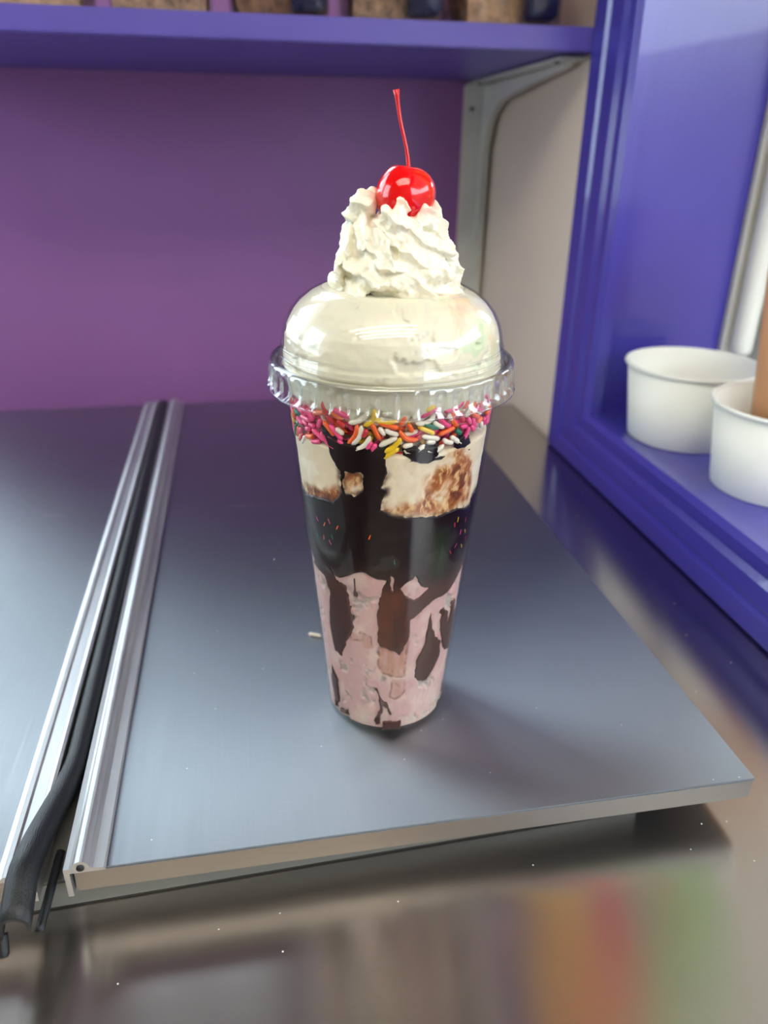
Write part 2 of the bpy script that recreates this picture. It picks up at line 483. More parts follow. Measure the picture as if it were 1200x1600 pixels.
# white track with its round tube on the outer end of the far jamb
bm = bmesh.new()
bm_box(bm, XO-0.003, XO+0.040, YJ-0.010, YJ-0.0042, ZS, ZT-0.004)
link('window_track', bm_mesh('window_track', bm), M['white_metal'], w1)
link('track_tube', tube('track_tube', [(XO+0.0115, YJ-0.021, z) for z in (0.0920, 0.0925, 0.095, 0.10, 0.3, 0.6, ZT-0.006)],
     [0.004, 0.007, 0.0095, 0.0105, 0.0105, 0.0105, 0.0105], 20), M['pvc'], w1)
box('track_lip', XO+0.032, XO+0.040, YJ-0.050, YJ-0.0102, ZS, ZT-0.004, M['white_metal'], w1, 0.001)

# unseen hatch-like panel added outside the service window to block high sky
prof = [(XO+0.03, ZT+0.10), (XO+1.30, ZT+0.20), (XO+1.30, ZT+0.23), (XO+0.03, ZT+0.13)]
bm = bmesh.new()
f1 = [bm.verts.new((x, Y0-0.05, z)) for x, z in prof]; f2 = [bm.verts.new((x, YJ+1.1, z)) for x, z in prof]
bm.faces.new(f1); bm.faces.new(f2)
for j in range(4): bm.faces.new((f1[j], f1[(j+1) % 4], f2[(j+1) % 4], f2[j]))
link('sky_shade_panel', bm_mesh('sky_shade_panel', bm), M['pvc'], w1)

# counter with the freezer cabinet under it
ct = tag(empty('counter', (0, 0, 0)), 'brushed stainless steel counter running under the freezer lids to the window frame', 'counter')
me = box('counter_top', XL+0.01, XW-0.0005, 0.02, 0.93, ZC-0.03, ZC, M['counter_steel'], ct, 0.003, 2, uv=True)
box('cabinet_body', XL+0.02, XW-0.001, 0.05, 0.92, ZF+0.08, ZC-0.0305, M['lid_edge'], ct, 0.004)
box('plinth', XL+0.05, XW-0.02, 0.10, 0.88, ZF, ZF+0.08, M['rubber'], ct)

# shelf
sh = tag(empty('shelf', (0, 0, 0)), 'blue-violet painted wooden wall shelf above the milkshake', 'shelf')
bm = bmesh.new()
v = bm_box(bm, -0.345, XW-0.0005, 0.7835, YB-0.0005, 0.356, 0.376)
for q in v:
    if q.co.y > 1: q.co.z -= 0.005
bmesh.ops.bevel(bm, geom=list(bm.edges), offset=0.0012, segments=2, affect='EDGES')
link('board', bm_mesh('board', bm), M['shelf_paint'], sh)

# shelf bracket: flat leg on the wall, flat arm below the board, tapering rib between
br = tag(empty('shelf_bracket', (0.326, YB-0.006, 0.349)), 'white metal shelf bracket in the corner under the shelf', 'bracket')
bx, by = 0.326, YB-0.006
def rel(o): o.matrix_parent_inverse = Matrix.Translation(br.location).inverted(); return o
bm = bmesh.new()
bm_box(bm, bx-0.019, bx+0.018, by-0.003, by-0.0002, 0.02, 0.3485)
bmesh.ops.bevel(bm, geom=[e for e in bm.edges], offset=0.0012, segments=2, affect='EDGES')
rel(link('leg', bm_mesh('leg', bm), M['white_metal'], br))
bm = bmesh.new()
v = bm_box(bm, bx-0.013, bx+0.015, 0.80, by-0.0035, 0.3470, 0.3498)
for q in v:
    q.co.z += (by-q.co.y)/(by-0.7835)*0.0045
bmesh.ops.bevel(bm, geom=[e for e in bm.edges], offset=0.001, segments=2, affect='EDGES')
rel(link('arm', bm_mesh('arm', bm), M['white_metal'], br))
prof = [(by-0.003, 0.345), (by-0.003, 0.03), (by-0.012, 0.05), (by-0.016, 0.27), (by-0.032, 0.305), (by-0.07, 0.326), (0.83, 0.3465), (0.815, 0.351)]
bm = bmesh.new()
f1 = [bm.verts.new((bx+0.003, y, z)) for y, z in prof]; f2 = [bm.verts.new((bx+0.012, y, z)) for y, z in prof]
bm.faces.new(f1); bm.faces.new(f2)
for j in range(len(prof)): bm.faces.new((f1[j], f1[(j+1) % len(prof)], f2[(j+1) % len(prof)], f2[j]))
bmesh.ops.bevel(bm, geom=[e for e in bm.edges], offset=0.0018, segments=2, affect='EDGES')
rel(link('rib', bm_mesh('rib', bm), M['white_metal'], br))
for p, ax in (((bx-0.010, by-0.0035, 0.318), 'y'), ((bx-0.008, by-0.025, 0.3465), 'z'), ((bx-0.006, 0.825, 0.3505), 'z')):
    me = lathe('screw', [(0.0001, 0.0012), (0.0022, 0.001), (0.0030, 0.0), (0.003, -0.0006)], 16)
    s = link('screw', me, M['screw'], br, p, (R(90), 0, 0) if ax == 'y' else (R(180), 0, 0)); rel(s)

# ceiling light fixture
lf = tag(empty('ceiling_light', (-0.2, -0.32, ZK)), 'fluorescent ceiling light fixture with four tubes', 'ceiling light')
o = box('housing', -0.65, 0.65, -0.30, 0.30, -0.03, -0.0005, M['pvc'], lf, 0.004)
for dy in (-0.25, -0.085, 0.085, 0.25):
    link('tube', tube('tube', [(-0.6, dy, -0.048), (0.6, dy, -0.048)], 0.013, 16), M['tube'], lf)
    for sx in (-1, 1): box('socket', sx*0.612-0.012, sx*0.612+0.012, dy-0.012, dy+0.012, -0.062, -0.029, M['pvc'], lf, 0.002)

# striped cloth in the upper part of the service window (mirrored in the counter)
ban = tag(empty('window_banner', (0.351, 0.52, 0.80)), 'row of yellow, red and green cloth strips hanging in the service window', 'banner')
stripes = [(0.680, 0.60, (255, 222, 30)), (0.60, 0.525, (215, 208, 160)), (0.525, 0.455, (250, 86, 80)), (0.455, 0.42, (225, 180, 170)), (0.42, 0.37, (176, 214, 120)), (0.37, 0.335, (225, 225, 215))]
for i, (y1, y0, col) in enumerate(stripes):
    m, nt, N, L, b = new_mat('cloth_stripe_%d' % i)
    out = N['Material Output']
    b.inputs['Base Color'].default_value = srgb(*col); b.inputs['Roughness'].default_value = 0.8
    t = N.new('ShaderNodeBsdfTranslucent'); t.inputs['Color'].default_value = srgb(*col)
    mx = N.new('ShaderNodeMixShader'); mx.inputs['Fac'].default_value = 0.75
    L.new(b.outputs[0], mx.inputs[1]); L.new(t.outputs[0], mx.inputs[2]); L.new(mx.outputs[0], out.inputs['Surface'])
    vs_, fs_ = [], []
    n = 8
    zlo = (0.42, 0.42, 0.37, 0.24, 0.20, 0.20)[i]
    for k in range(n+1):
        y = y1+(y0-y1)*k/n
        for z in [zlo+(ZT-0.006-zlo)*q/4 for q in range(5)]:
            for dx in (0, 0.0015):
                vs_.append((0.351+dx+0.004*math.sin(y*70)*(ZT-z)/0.6, y, z))
    for k in range(n):
        for j in range(4):
            for dx in (0, 1):
                a = k*10+j*2+dx
                fs_.append((a, a+2, a+12, a+10))
    st = link('stripe', mesh('stripe', vs_, fs_, True), m, ban)
    st.matrix_parent_inverse = Matrix.Translation(ban.location).inverted()

# ------------------------------------------------------------------ freezer lids
YF, YL = 0.247, 0.893
TH = 0.0135
GX = -0.0945                              # centre line of the seam
def freezer_lid(x0, x1, label, side):
    e = tag(empty('freezer_hatch', ((x0+x1)/2, YF, -TH)), label, 'freezer lid')
    inv = Matrix.Translation(e.location).inverted()
    bm = bmesh.new()
    bm_box(bm, x0, x1, YF, YL, -TH, -0.0004)
    bmesh.ops.bevel(bm, geom=[q for q in bm.edges], offset=0.0010, segments=2, affect='EDGES')
    o = link('core', bm_mesh('core', bm), M['lid_edge'], e); o.matrix_parent_inverse = inv
    bm = bmesh.new()
    bm_box(bm, x0-0.0004, x1+0.0004, YF-0.0008, YL+0.0002, -0.0016, 0.0)
    bmesh.ops.bevel(bm, geom=[q for q in bm.edges], offset=0.0007, segments=2, affect='EDGES')
    # soft, slightly uneven sheet
    me = bm_mesh('top_sheet', bm); planar_uv(me)
    o = link('top_sheet', me, M['lid_steel'], e); o.matrix_parent_inverse = inv
    return e, inv
lid_r, inv_r = freezer_lid(-0.0855, 0.234, 'right stainless freezer lid carrying the tall milkshake', 1)
lid_l, inv_l = freezer_lid(-0.95, -0.1035, 'left stainless freezer lid with bright bluish sheen', -1)
# right hinge profile: flange, groove, round bead with a slot
def arc(cx, cz, r, a0, a1, n=10):
    return [(cx+r*math.cos(R(a0+(a1-a0)*i/n)), cz+r*math.sin(R(a0+(a1-a0)*i/n))) for i in range(n+1)]
prof = [(-0.0885, -0.013), (-0.0862, -0.013), (-0.0862, 0.0004)] + [(-0.0715, 0.0004), (-0.0715, 0.0014), (-0.0722, 0.0020), (-0.0765, 0.0022), (-0.0778, 0.0032)] \
    + arc(-0.0815, 0.0030, 0.0036, 10, 170) + [(-0.0862, 0.0030), (-0.0885, 0.0030)]
o = link('hinge_profile', sweep_profile('hinge_profile', prof, 'y', YF-0.002, YL), M['alu'], lid_r); o.matrix_parent_inverse = inv_r
o = link('bead_slot', tube('bead_slot', [(-0.0815, YF-0.0024, 0.0030), (-0.0815, YF-0.0018, 0.0030)], 0.0016, 14), M['rubber'], lid_r); o.matrix_parent_inverse = inv_r
prof = [(-0.1005, -0.013), (-0.1005, 0.0042), (-0.1020, 0.0046), (-0.1035, 0.0040), (-0.1045, 0.0030), (-0.1095, 0.0026), (-0.1105, 0.0034), (-0.1120, 0.0034),
        (-0.1130, 0.0024), (-0.1155, 0.0014), (-0.1160, 0.0004), (-0.1032, 0.0004), (-0.1032, -0.013)]
o = link('hinge_profile', sweep_profile('hinge_profile', prof, 'y', YF-0.002, YL), M['alu'], lid_l); o.matrix_parent_inverse = inv_l

# rubber seal along the seam: hollow C section that lifts and runs out over the front edge
def gasket():
    path = []
    for i in range(121):
        t = i/120
        y = YL-0.001 + (0.2225-YL+0.001)*t
        k = float(sstep(0.320, 0.236, np.array(y)))
        path.append((GX - 0.0085*k, y, 0.0010 + 0.0075*k - 0.0075*float(sstep(0.246, 0.220, np.array(y))), 1 + 0.12*k))
    sec = arc(0, -0.0012, 0.0056, 200, -20, 14) + arc(0, -0.0012, 0.0042, -20, 200, 14)
    sec += [(-0.0046, -0.0060), (-0.0058, -0.0060)]
    verts, faces, n = [], [], len(sec)
    for x, y, z, s in path:
        for a, c in sec: verts.append((x+a*s, y, z+c*s))
    for i in range(len(path)-1):
        for j in range(n):
            k = (j+1) % n
            faces.append((i*n+j, i*n+k, (i+1)*n+k, (i+1)*n+j))
    bm = bmesh.new(); v = [bm.verts.new(p) for p in verts]
    for f in faces: bm.faces.new([v[i] for i in f])
    bm.faces.new(v[:n]); bm.faces.new(v[-n:])
    me = bm_mesh('rubber_seal', bm)
    me.polygons.foreach_set('use_smooth', [len(p.vertices) == 4 for p in me.polygons])
    return me
gk = tag(empty('rubber_seal', (GX, 0.55, -0.006)), 'black rubber seal strip in the seam between the two freezer lids', 'seal')
inv = Matrix.Translation(gk.location).inverted()
g1 = link('strip', gasket(), M['rubber'], gk); g1.matrix_parent_inverse = inv
pts = []
for i in range(14):
    t = i/13
    pts.append((GX+0.0010-0.003*t, 0.262-0.034*t, -0.0045-0.006*t))
g2 = link('bead', tube('bead', pts, 0.0019, 10), M['rubber'], gk); g2.matrix_parent_inverse = inv
pts = [(GX-0.0145+0.001*i/8, 0.2255-0.006*i/8, -0.0050-0.0065*i/8) for i in range(9)]
g3 = link('lip', tube('lip', pts, [0.0022]*8+[0.0015], 10), M['rubber'], gk); g3.matrix_parent_inverse = inv

# collar that the lids rest on
bm = bmesh.new()
bm_box(bm, -0.94, 0.185, 0.253, 0.885, ZC+0.0002, -TH-0.0002)
for q in bm.verts:
    if q.co.y < 0.3: q.co.y += 0.010*(q.co.x+0.12)/0.3
bmesh.ops.bevel(bm, geom=list(bm.edges), offset=0.001, segments=2, affect='EDGES')
tag(link('freezer_collar', bm_mesh('freezer_collar', bm), M['collar']), 'grey plastic collar between the freezer lids and the counter', 'collar')

# ------------------------------------------------------------------ tubs of toppings on the shelf
def rounded_rect(hx, hy, r, n=5):
    p = []
    for cx, cy, a in ((hx-r, hy-r, 0), (-hx+r, hy-r, 90), (-hx+r, -hy+r, 180), (hx-r, -hy+r, 270)):
        for i in range(n+1):
            t = R(a+90*i/n); p.append((cx+r*math.cos(t), cy+r*math.sin(t)))
    return p
def loft(name, rings, cap0=True, cap1=False, smooth=True):
    bm = bmesh.new(); prev = None
    for ring in rings:
        cur = [bm.verts.new(p) for p in ring]
        if prev:
            n = len(cur)
            for j in range(n): bm.faces.new((prev[j], prev[(j+1) % n], cur[(j+1) % n], cur[j]))
        elif cap0: bm.faces.new(cur)
        prev = cur
    if cap1: bm.faces.new(prev)
    return bm_mesh(name, bm, smooth)
def ring(hx, hy, r, z, ox=0, oy=0): return [(x+ox, y+oy, z) for x, y in rounded_rect(hx, hy, r)]
def tub(x, yaw_, mat, label, scoop=True, what='toppings', where=''):
    e = tag(empty('topping_tub', (x, 0.884, 0.3745), (0, 0, yaw_)), label, 'tub', 'topping tubs on the shelf')
    o = [ring(0.036, 0.052, 0.008, 0.0006), ring(0.042, 0.058, 0.010, 0.0022), ring(0.0435, 0.0595, 0.012, 0.008), ring(0.049, 0.066, 0.013, 0.092), ring(0.051, 0.068, 0.013, 0.093), ring(0.051, 0.068, 0.013, 0.095),
         ring(0.0478, 0.0648, 0.013, 0.095), ring(0.0423, 0.0583, 0.012, 0.008), ring(0.040, 0.056, 0.010, 0.0040)]
    link('tub_body', loft('tub_body', o, True, True), M['bin_clear'], e)
    # toppings: heaped, knobbly mass
    nx, ny = 26, 34
    V, F = [], []
    for j in range(ny+1):
        for i in range(nx+1):
            u, w = -1+2*i/nx, -1+2*j/ny
            z = 0.066 + 0.008*(1-max(abs(u), abs(w))**4) + 0.008*random.random()
            V.append((u*0.0445, w*0.060, z))
    for j in range(ny):
        for i in range(nx): F.append((j*(nx+1)+i, j*(nx+1)+i+1, (j+1)*(nx+1)+i+1, (j+1)*(nx+1)+i))
    # skirt down to the floor of the tub
    edge = [i for i in range(nx+1)] + [(j+1)*(nx+1)+nx for j in range(ny)] + [ny*(nx+1)+nx-1-i for i in range(nx)] + [(ny-1-j)*(nx+1) for j in range(ny-1)]
    prev = edge
    for lv in range(1, 9):
        cur = []
        t = lv/8
        for q in edge:
            x_, y_, z_ = V[q]
            s = 1-0.11*t
            jx = 0.0014*(random.random()-0.5)
            cur.append(len(V)); V.append((x_*s+jx, y_*s*1.0+jx, z_*(1-t)+0.0045*t))
        n = len(edge)
        for k in range(n): F.append((prev[k], cur[k], cur[(k+1) % n], prev[(k+1) % n]))
        prev = cur
    F.append(tuple(prev))
    tp = link('toppings', mesh('toppings', V, F), mat, None, e.location[:], e.rotation_euler[:])
    tag(tp, what+' filling the clear tub '+where, 'toppings', 'toppings in the shelf tubs', 'stuff')
    if scoop:
        # clear pocket on the front with a dark scoop in it
        ox, oy = 0.020, -0.083
        rg = [ring(0.012, 0.010, 0.004, 0.0015, ox, oy), ring(0.017, 0.014, 0.006, 0.005, ox, oy), ring(0.020, 0.016, 0.006, 0.060, ox, oy), ring(0.0188, 0.0148, 0.006, 0.060, ox, oy), ring(0.0158, 0.0128, 0.005, 0.006, ox, oy)]
        link('pocket', loft('pocket', rg, True, True), M['bin_clear'], e)
        rg = [ring(0.011, 0.008, 0.005, 0.0065, ox, oy), ring(0.0145, 0.0110, 0.005, 0.0105, ox, oy), ring(0.017, 0.0125, 0.005, 0.052, ox, oy), ring(0.006, 0.004, 0.002, 0.056, ox, oy), ring(0.005, 0.0035, 0.002, 0.10, ox, oy)]
        sc_ = link('scoop', loft('scoop', rg, True, True), M['navy'], None, e.location[:], e.rotation_euler[:])
        tag(sc_, 'dark navy scoop standing in the front pocket of the tub '+where, 'scoop', 'scoops of the shelf tubs')
    return e
tub(0.268, 0.02, M['crumb_tan'], 'clear plastic tub of tan crumbs nearest the blue window frame on the shelf', True, 'tan crumbs', 'nearest the blue window frame')
tub(0.162, -0.02, M['crumb_mix'], 'clear plastic tub of mixed nut pieces second from the window frame on the shelf', True, 'mixed nut pieces', 'second from the window frame')
tub(0.054, 0.03, M['crumb_brown'], 'clear plastic tub of brown crumbs third from the window frame on the shelf', True, 'brown crumbs', 'third from the window frame')
tub(-0.052, -0.01, M['crumb_mix'], 'clear plastic tub of chopped nuts fourth from the window frame on the shelf', False, 'chopped nuts', 'fourth from the window frame')
tub(-0.162, 0.02, M['crumb_tan'], 'clear plastic tub of toppings at the left end of the row on the shelf', False, 'pale crumbs', 'at the left end of the row')

# ------------------------------------------------------------------ paper cups on the sill
def paper_cup(x, y, label):
    e = tag(empty('paper_cup', (x, y, ZS+0.0002)), label, 'paper cup', 'white paper cups on the window sill')
    rb, rt, h, t = 0.0475, 0.0570, 0.068, 0.0007
    prof = [(rb, 0.0), (rb+0.0006, 0.0005), (rt, h), (rt-t, h), (rb-t, 0.004), (rb-t, 0.0)]
    link('wall', lathe('wall', prof, 96, True, True), M['paper'], e)
    link('bottom', lathe('bottom', [(0.0, 0.0045), (rb-t-0.0002, 0.0045), (rb-t-0.0002, 0.0035), (0.0, 0.0035)], 64), M['paper'], e)
    pr_ = arc(rt+0.0010, h, 0.0017, 0, 345, 14)
    link('rolled_rim', lathe('rolled_rim', pr_, 96, True), M['paper'], e)
    bm = bmesh.new(); bm_box(bm, -0.0006, 0.0006, 0, 0.0006, 0.004, h-0.001)
    sv = link('seam', bm_mesh('seam', bm), M['paper'], e)
    sv.location = (0.0478, 0.0, 0); sv.rotation_euler = (0, math.atan2(rt-rb, h), 0)
    return e
paper_cup(0.3985, 0.622, 'white paper cup standing empty near the window corner')
paper_cup(0.4120, 0.502, 'white paper cup with tan sleeves standing in it, cut by the photo edge')
# tan paper sleeves standing in the nearer cup: nested cones
sl = tag(empty('paper_sleeves', (0.424, 0.500, ZS+0.0052)), 'nested tan kraft paper sleeves standing in the nearer white paper cup', 'paper sleeve')
for k in range(3):
    z0 = 0.006*k
    prof = [(0.034, z0), (0.050, 0.165+z0), (0.0492, 0.165+z0), (0.0332, z0)]
    link('sleeve', lathe('sleeve', prof, 64, True), M['kraft'], sl)

# ------------------------------------------------------------------ the milkshake
CX, CY = 0.066, 0.339
FACE = math.atan2(-CY, -CX)              # direction from the cup to the camera side of the counter
def Rc(z): return 0.0318 + 0.093*z       # outer radius of the cup
WALL = 0.0006

cup = tag(empty('plastic_cup', (CX, CY, 0.0)), 'tall clear plastic cup filled with a layered ice cream milkshake', 'cup')
outer = [(0.0001, 0.0022), (0.024, 0.0018), (0.0275, 0.0004), (0.0305, 0.0001), (0.0316, 0.0008), (0.0320, 0.0030), (0.0322, 0.0075), (0.0316, 0.0088), (0.0324, 0.0100)]
outer += [(Rc(z), z) for z in (0.014, 0.05, 0.09, 0.13, 0.155, 0.170)] + [(Rc(0.172)+0.0006, 0.1735), (Rc(0.175)+0.0006, 0.1775), (0.0487, 0.182), (0.0496, 0.1845), (0.0512, 0.1855), (0.0522, 0.1870), (0.0515, 0.1885), (0.0500, 0.1890)]
inner = [(max(r-WALL, 0.0001), z+(0.0006 if i < 4 else 0)) for i, (r, z) in enumerate(outer[:-4])][::-1]
link('cup_wall', lathe('cup_wall', outer+inner, 144), M['pet_cup'], cup)

lid = tag(empty('dome_lid', (CX, CY, 0.1795)), 'clear plastic dome lid with a wide hole on the milkshake cup', 'lid')
ZL = 0.1795
dome_o = [(0.0508, 0.1905), (0.0502, 0.1935), (0.0500, 0.1960), (0.0496, 0.1968), (0.0494, 0.2000), (0.0490, 0.2035), (0.0478, 0.2080), (0.0455, 0.2125), (0.0420, 0.2168), (0.0375, 0.2203), (0.0325, 0.2228), (0.0312, 0.2232), (0.0308, 0.2226)]
dome_i = [(r-0.00045, z-0.0003) for r, z in dome_o[:-2]][::-1]
me = lathe('dome', [(r, z-ZL) for r, z in dome_o+dome_i], 144, True)
link('dome', me, M['pet'], lid)
NR = 44
skirt_o = [(0.0512, 0.1908), (0.0530, 0.1925), (0.0542, 0.1928), (0.0550, 0.1915), (0.0553, 0.1895), (0.0556, 0.1870), (0.0557, 0.1825), (0.0564, 0.1806), (0.0562, 0.1797)]
skirt_i = [(r-0.0006, z) for r, z in skirt_o][::-1]
prof = skirt_o+skirt_i
nso = len(skirt_o)
def ribs(j, a):
    jj = j if j < nso else 2*nso-1-j
    w = {4: 0.35, 5: 1.0, 6: 1.0}.get(jj, 0)
    return -0.0019*w*(0.5+0.5*math.tanh(4*math.sin(a*NR)))
me = lathe('rim_skirt', [(r, z-ZL) for r, z in prof], NR*12, True, True, ribs)
link('rim_skirt', me, M['pet_rim'], lid)
# raised moulded rings at the foot of the dome
for rr, zz in ((0.0506, 0.1952), (0.0498, 0.1985)):
    link('moulded_ring', lathe('moulded_ring', arc(rr-0.0004, zz-ZL, 0.0007, 0, 340, 10), 144, True), M['pet'], lid)

# --- contents --------------------------------------------------------------
POLY = {
'dripL':[(-61.9,100.7),(-44.6,101.1),(-38.8,91.6),(-29.6,90.7),(-27.7,77.6),(-25.5,66.9),(-34.9,54.5),(-40.4,45.0),(-49.2,44.9),(-52.7,62.2),(-47.7,82.5),(-52.1,90.4),(-69.2,91.5)],
'dripC':[(0.2,102.4),(-2.2,95.5),(-6.9,83.8),(-8.0,59.6),(-5.6,57.4),(5.2,55.1),(12.4,51.4),(18.3,60.9),(17.7,72.4),(25.7,76.5),(34.1,81.2),(49.1,82.2),(61.8,86.5),(69.8,91.0),(69.1,100.4),(35.6,114.1),(13.4,114.2)],
'holeC':[(9.8,92.4),(19.3,98.7),(22.7,92.8),(29.9,90.4),(19.3,85.2),(12.7,87.8)],
'holeC2':[(1.5,98.8),(3.6,98.4),(4.2,91.5),(2.4,94.1)],
'dripR':[(34.2,74.3),(38.3,68.2),(42.4,59.1),(51.2,52.5),(54.4,43.5),(48.2,37.3),(38.9,30.5),(29.2,31.8),(24.9,36.6),(24.8,45.9),(32.0,56.3)],
'dripRR':[(48.7,73.6),(56.2,69.1),(58.3,61.6),(62.9,70.9),(66.5,73.7),(78.4,49.8),(72.3,38.4),(58.3,44.1),(52.2,52.1),(45.6,66.0)],
'sliver':[(-58.4,34.2),(-49.3,25.8),(-50.3,10.4),(-59.5,4.0),(-63.0,22.9)],
'yfork':[(-10.0,33.2),(-6.2,26.1),(2.3,20.2),(7.2,12.3),(5.6,10.6),(-1.0,17.4),(-3.3,11.0),(-4.4,5.9),(-9.3,4.1),(-10.5,8.1),(-5.1,16.4),(-6.2,22.6)],
'botA':[(-2.6,7.3),(16.0,7.9),(15.3,1.9),(-2.6,1.8)],
'botB':[(-51.5,5.8),(-38.1,8.4),(-38.6,5.5),(-49.1,3.1)],
'dropS':[(-24.6,96.1),(-22.7,96.5),(-22.3,89.2),(-22.0,86.0),(-25.4,86.0),(-24.6,90.6)],
'smearC':[(-6.6,57.3),(17.9,59.7),(17.1,45.5),(16.8,37.1),(3.8,38.9),(-4.6,41.3),(-6.6,46.2)],
'smearL':[(-30.3,62.6),(-20.3,65.5),(-11.4,62.9),(-10.6,56.5),(-18.8,54.6),(-21.8,58.9),(-29.7,57.5)],
'smearD':[(3.9,37.2),(16.9,36.2),(17.8,26.5),(10.1,22.5),(3.3,24.2),(5.2,31.6)],
'bandlow':[(-79.5,102.2),(-62.7,93.2),(-42.8,97.0),(-38.7,92.7),(-32.3,94.4),(-24.0,98.8),(-18.4,100.4),(-10.7,98.2),(-2.2,96.2),(8.1,98.7),(16.5,100.5),(20.6,103.6),(27.5,96.4),(40.3,90.8),(59.5,89.2),(73.9,95.0),(80.4,103.5)],
'vanL':[(-62.8,168.5),(-46.6,169.5),(-38.6,163.8),(-34.9,157.9),(-29.2,151.0),(-29.3,141.7),(-35.5,134.9),(-44.9,134.8),(-54.7,132.7),(-67.4,130.7),(-67.2,150.3)],
'blob':[(-25.1,151.7),(-18.6,153.6),(-14.7,150.1),(-15.3,143.8),(-20.4,140.3),(-25.9,141.6),(-27.6,146.1)],
'vanR':[(-0.8,152.8),(-2.9,158.8),(1.0,163.0),(10.5,158.1),(17.6,156.7),(28.8,156.9),(37.5,160.6),(52.1,157.4),(53.6,164.7),(59.8,160.1),(68.9,138.4),(64.9,127.0),(46.0,129.6),(33.0,129.6),(16.1,130.7),(1.7,132.7),(-4.5,135.1),(-3.4,140.9),(-0.7,144.7),(-4.2,145.6)],
'carR':[(32.6,159.3),(41.4,160.1),(52.8,155.1),(60.1,144.3),(60.6,129.4),(37.8,129.5),(16.1,130.7),(-2.6,132.9),(-3.4,136.1),(8.1,137.7),(17.3,138.7),(20.1,149.4),(25.5,151.8)],
'carL':[(-71.3,134.4),(-50.3,138.5),(-37.6,140.9),(-29.0,144.2),(-29.8,136.1),(-39.0,130.8),(-68.6,128.6)],
'fudA':[(-39.2,169.0),(-30.8,168.2),(-25.2,165.6),(-18.1,164.2),(-1.3,165.3),(-2.2,154.9),(-6.3,151.7),(-16.8,151.7),(-24.4,151.3),(-30.3,152.7),(-35.2,158.4)],
'ovalR':[(7.5,163.8),(13.5,165.0),(26.0,163.9),(27.6,160.1),(23.0,157.7),(14.0,157.9),(9.0,160.5)],
'ovalRR':[(38.5,164.9),(42.6,167.7),(49.7,165.0),(51.1,160.4),(45.8,158.9),(40.4,160.3)],
'spr_top':[(-69.7,171.2),(-38.2,175.5),(-3.1,178.2),(29.7,177.9),(61.1,175.5)],
'spr_low':[(-59.3,158.7),(-23.4,164.9),(-2.9,160.8),(10.3,162.3),(32.0,163.0),(56.9,166.9)],
'chipL':[(-37.5,96.7),(-25.5,109.1),(-22.2,111.8),(-22.1,106.2),(-29.1,95.9),(-34.5,93.8)],
'stripL':[(-62.6,130.6),(-55.5,124.5),(-50.5,108.9),(-55.9,103.5),(-64.3,111.2)],
'clL':[(-53.8,125.0),(-32.3,112.2)],
'clR':[(38.6,125.4),(69.6,103.8)],
'mid':[(-0.6,118.0),(-1.0,144.1),(2.1,7.0)],
}
RB = lambda z: Rc(z)-WALL                 # inner wall radius (z in m)
def grid(z0, z1, dz, nphi):
    ph = np.linspace(-180, 180, nphi, endpoint=False)
    zz = np.arange(z0, z1+1e-9, dz)
    return np.meshgrid(ph, zz)            # degrees, mm
def sdf(poly, P, Z):
    """signed distance in mm to a polygon in (phi, z); positive inside"""
    rad = (RB(Z/1000)*1000)*math.pi/180
    X, Y = P*rad, Z
    best = np.full(P.shape, 1e9); inside = np.zeros(P.shape, bool)
    n = len(poly)
    rm = 0
    for i in range(n):
        (a, b), (c, d) = poly[i], poly[(i+1) % n]
        ra, rc = (RB(b/1000)*1000)*math.pi/180, (RB(d/1000)*1000)*math.pi/180
        x0, y0, x1, y1 = a*ra, b, c*rc, d
        ex, ey = x1-x0, y1-y0
        t = np.clip(((X-x0)*ex+(Y-y0)*ey)/(ex*ex+ey*ey+1e-9), 0, 1)
        best = np.minimum(best, np.hypot(X-x0-t*ex, Y-y0-t*ey))
        cond = (y0 > Y) != (y1 > Y)
        inside ^= cond & (X < (x1-x0)*(Y-y0)/((y1-y0) if abs(y1-y0) > 1e-9 else 1e-9)+x0)
    return np.where(inside, best, -best)
def n3(P, Z, s, o=0, sz=1.0, oct=4):
    """noise on the cup wall, feature size s mm"""
    r = 40.0/s
    a = np.radians(P)
    return fbm(r*np.cos(a)+31+o, r*np.sin(a)+57+o*1.7, Z/s*sz+11+o*0.6, oct)
def lerp(a, b, t): return a*(1-t[..., None])+np.array(b)[:3]*t[..., None] if isinstance(b, tuple) else a*(1-t[..., None])+b*t[..., None]
def full(P, c): return np.broadcast_to(np.array(c[:3]), P.shape+(3,)).copy()

def wall_mesh(name, P, Z, rad, col, mask=None, cap=False):
    nz, nphi = P.shape
    a = np.radians(P)+FACE
    V = np.stack([rad*np.cos(a), rad*np.sin(a), Z/1000], -1).reshape(-1, 3)
    i = np.arange(nz-1)[:, None]*nphi+np.arange(nphi)[None, :]
    j = np.arange(nz-1)[:, None]*nphi+(np.arange(nphi)[None, :]+1) % nphi
    Fq = np.stack([i, j, j+nphi, i+nphi], -1)
    if mask is not None:
        mk = mask | np.roll(mask, -1, 1)
        mk = mk[:-1] | mk[1:]
        Fq = Fq[mk]
    Fq = Fq.reshape(-1, 4)
    used = np.unique(Fq); remap = np.zeros(len(V), np.int64); remap[used] = np.arange(len(used))
    V = V[used]; Fq = remap[Fq]; colr = col.reshape(-1, 3)[used]
    faces = [tuple(f) for f in Fq.tolist()]
    if cap and mask is None:
        faces.append(tuple(range(nphi))[::-1]); faces.append(tuple(range((nz-1)*nphi, nz*nphi)))
    me = mesh(name, V.tolist(), faces, True)
    ca = me.color_attributes.new('Col', 'FLOAT_COLOR', 'POINT')
    ca.data.foreach_set('color', np.concatenate([colr, np.ones((len(colr), 1))], 1).astype(np.float32).ravel())
    return me

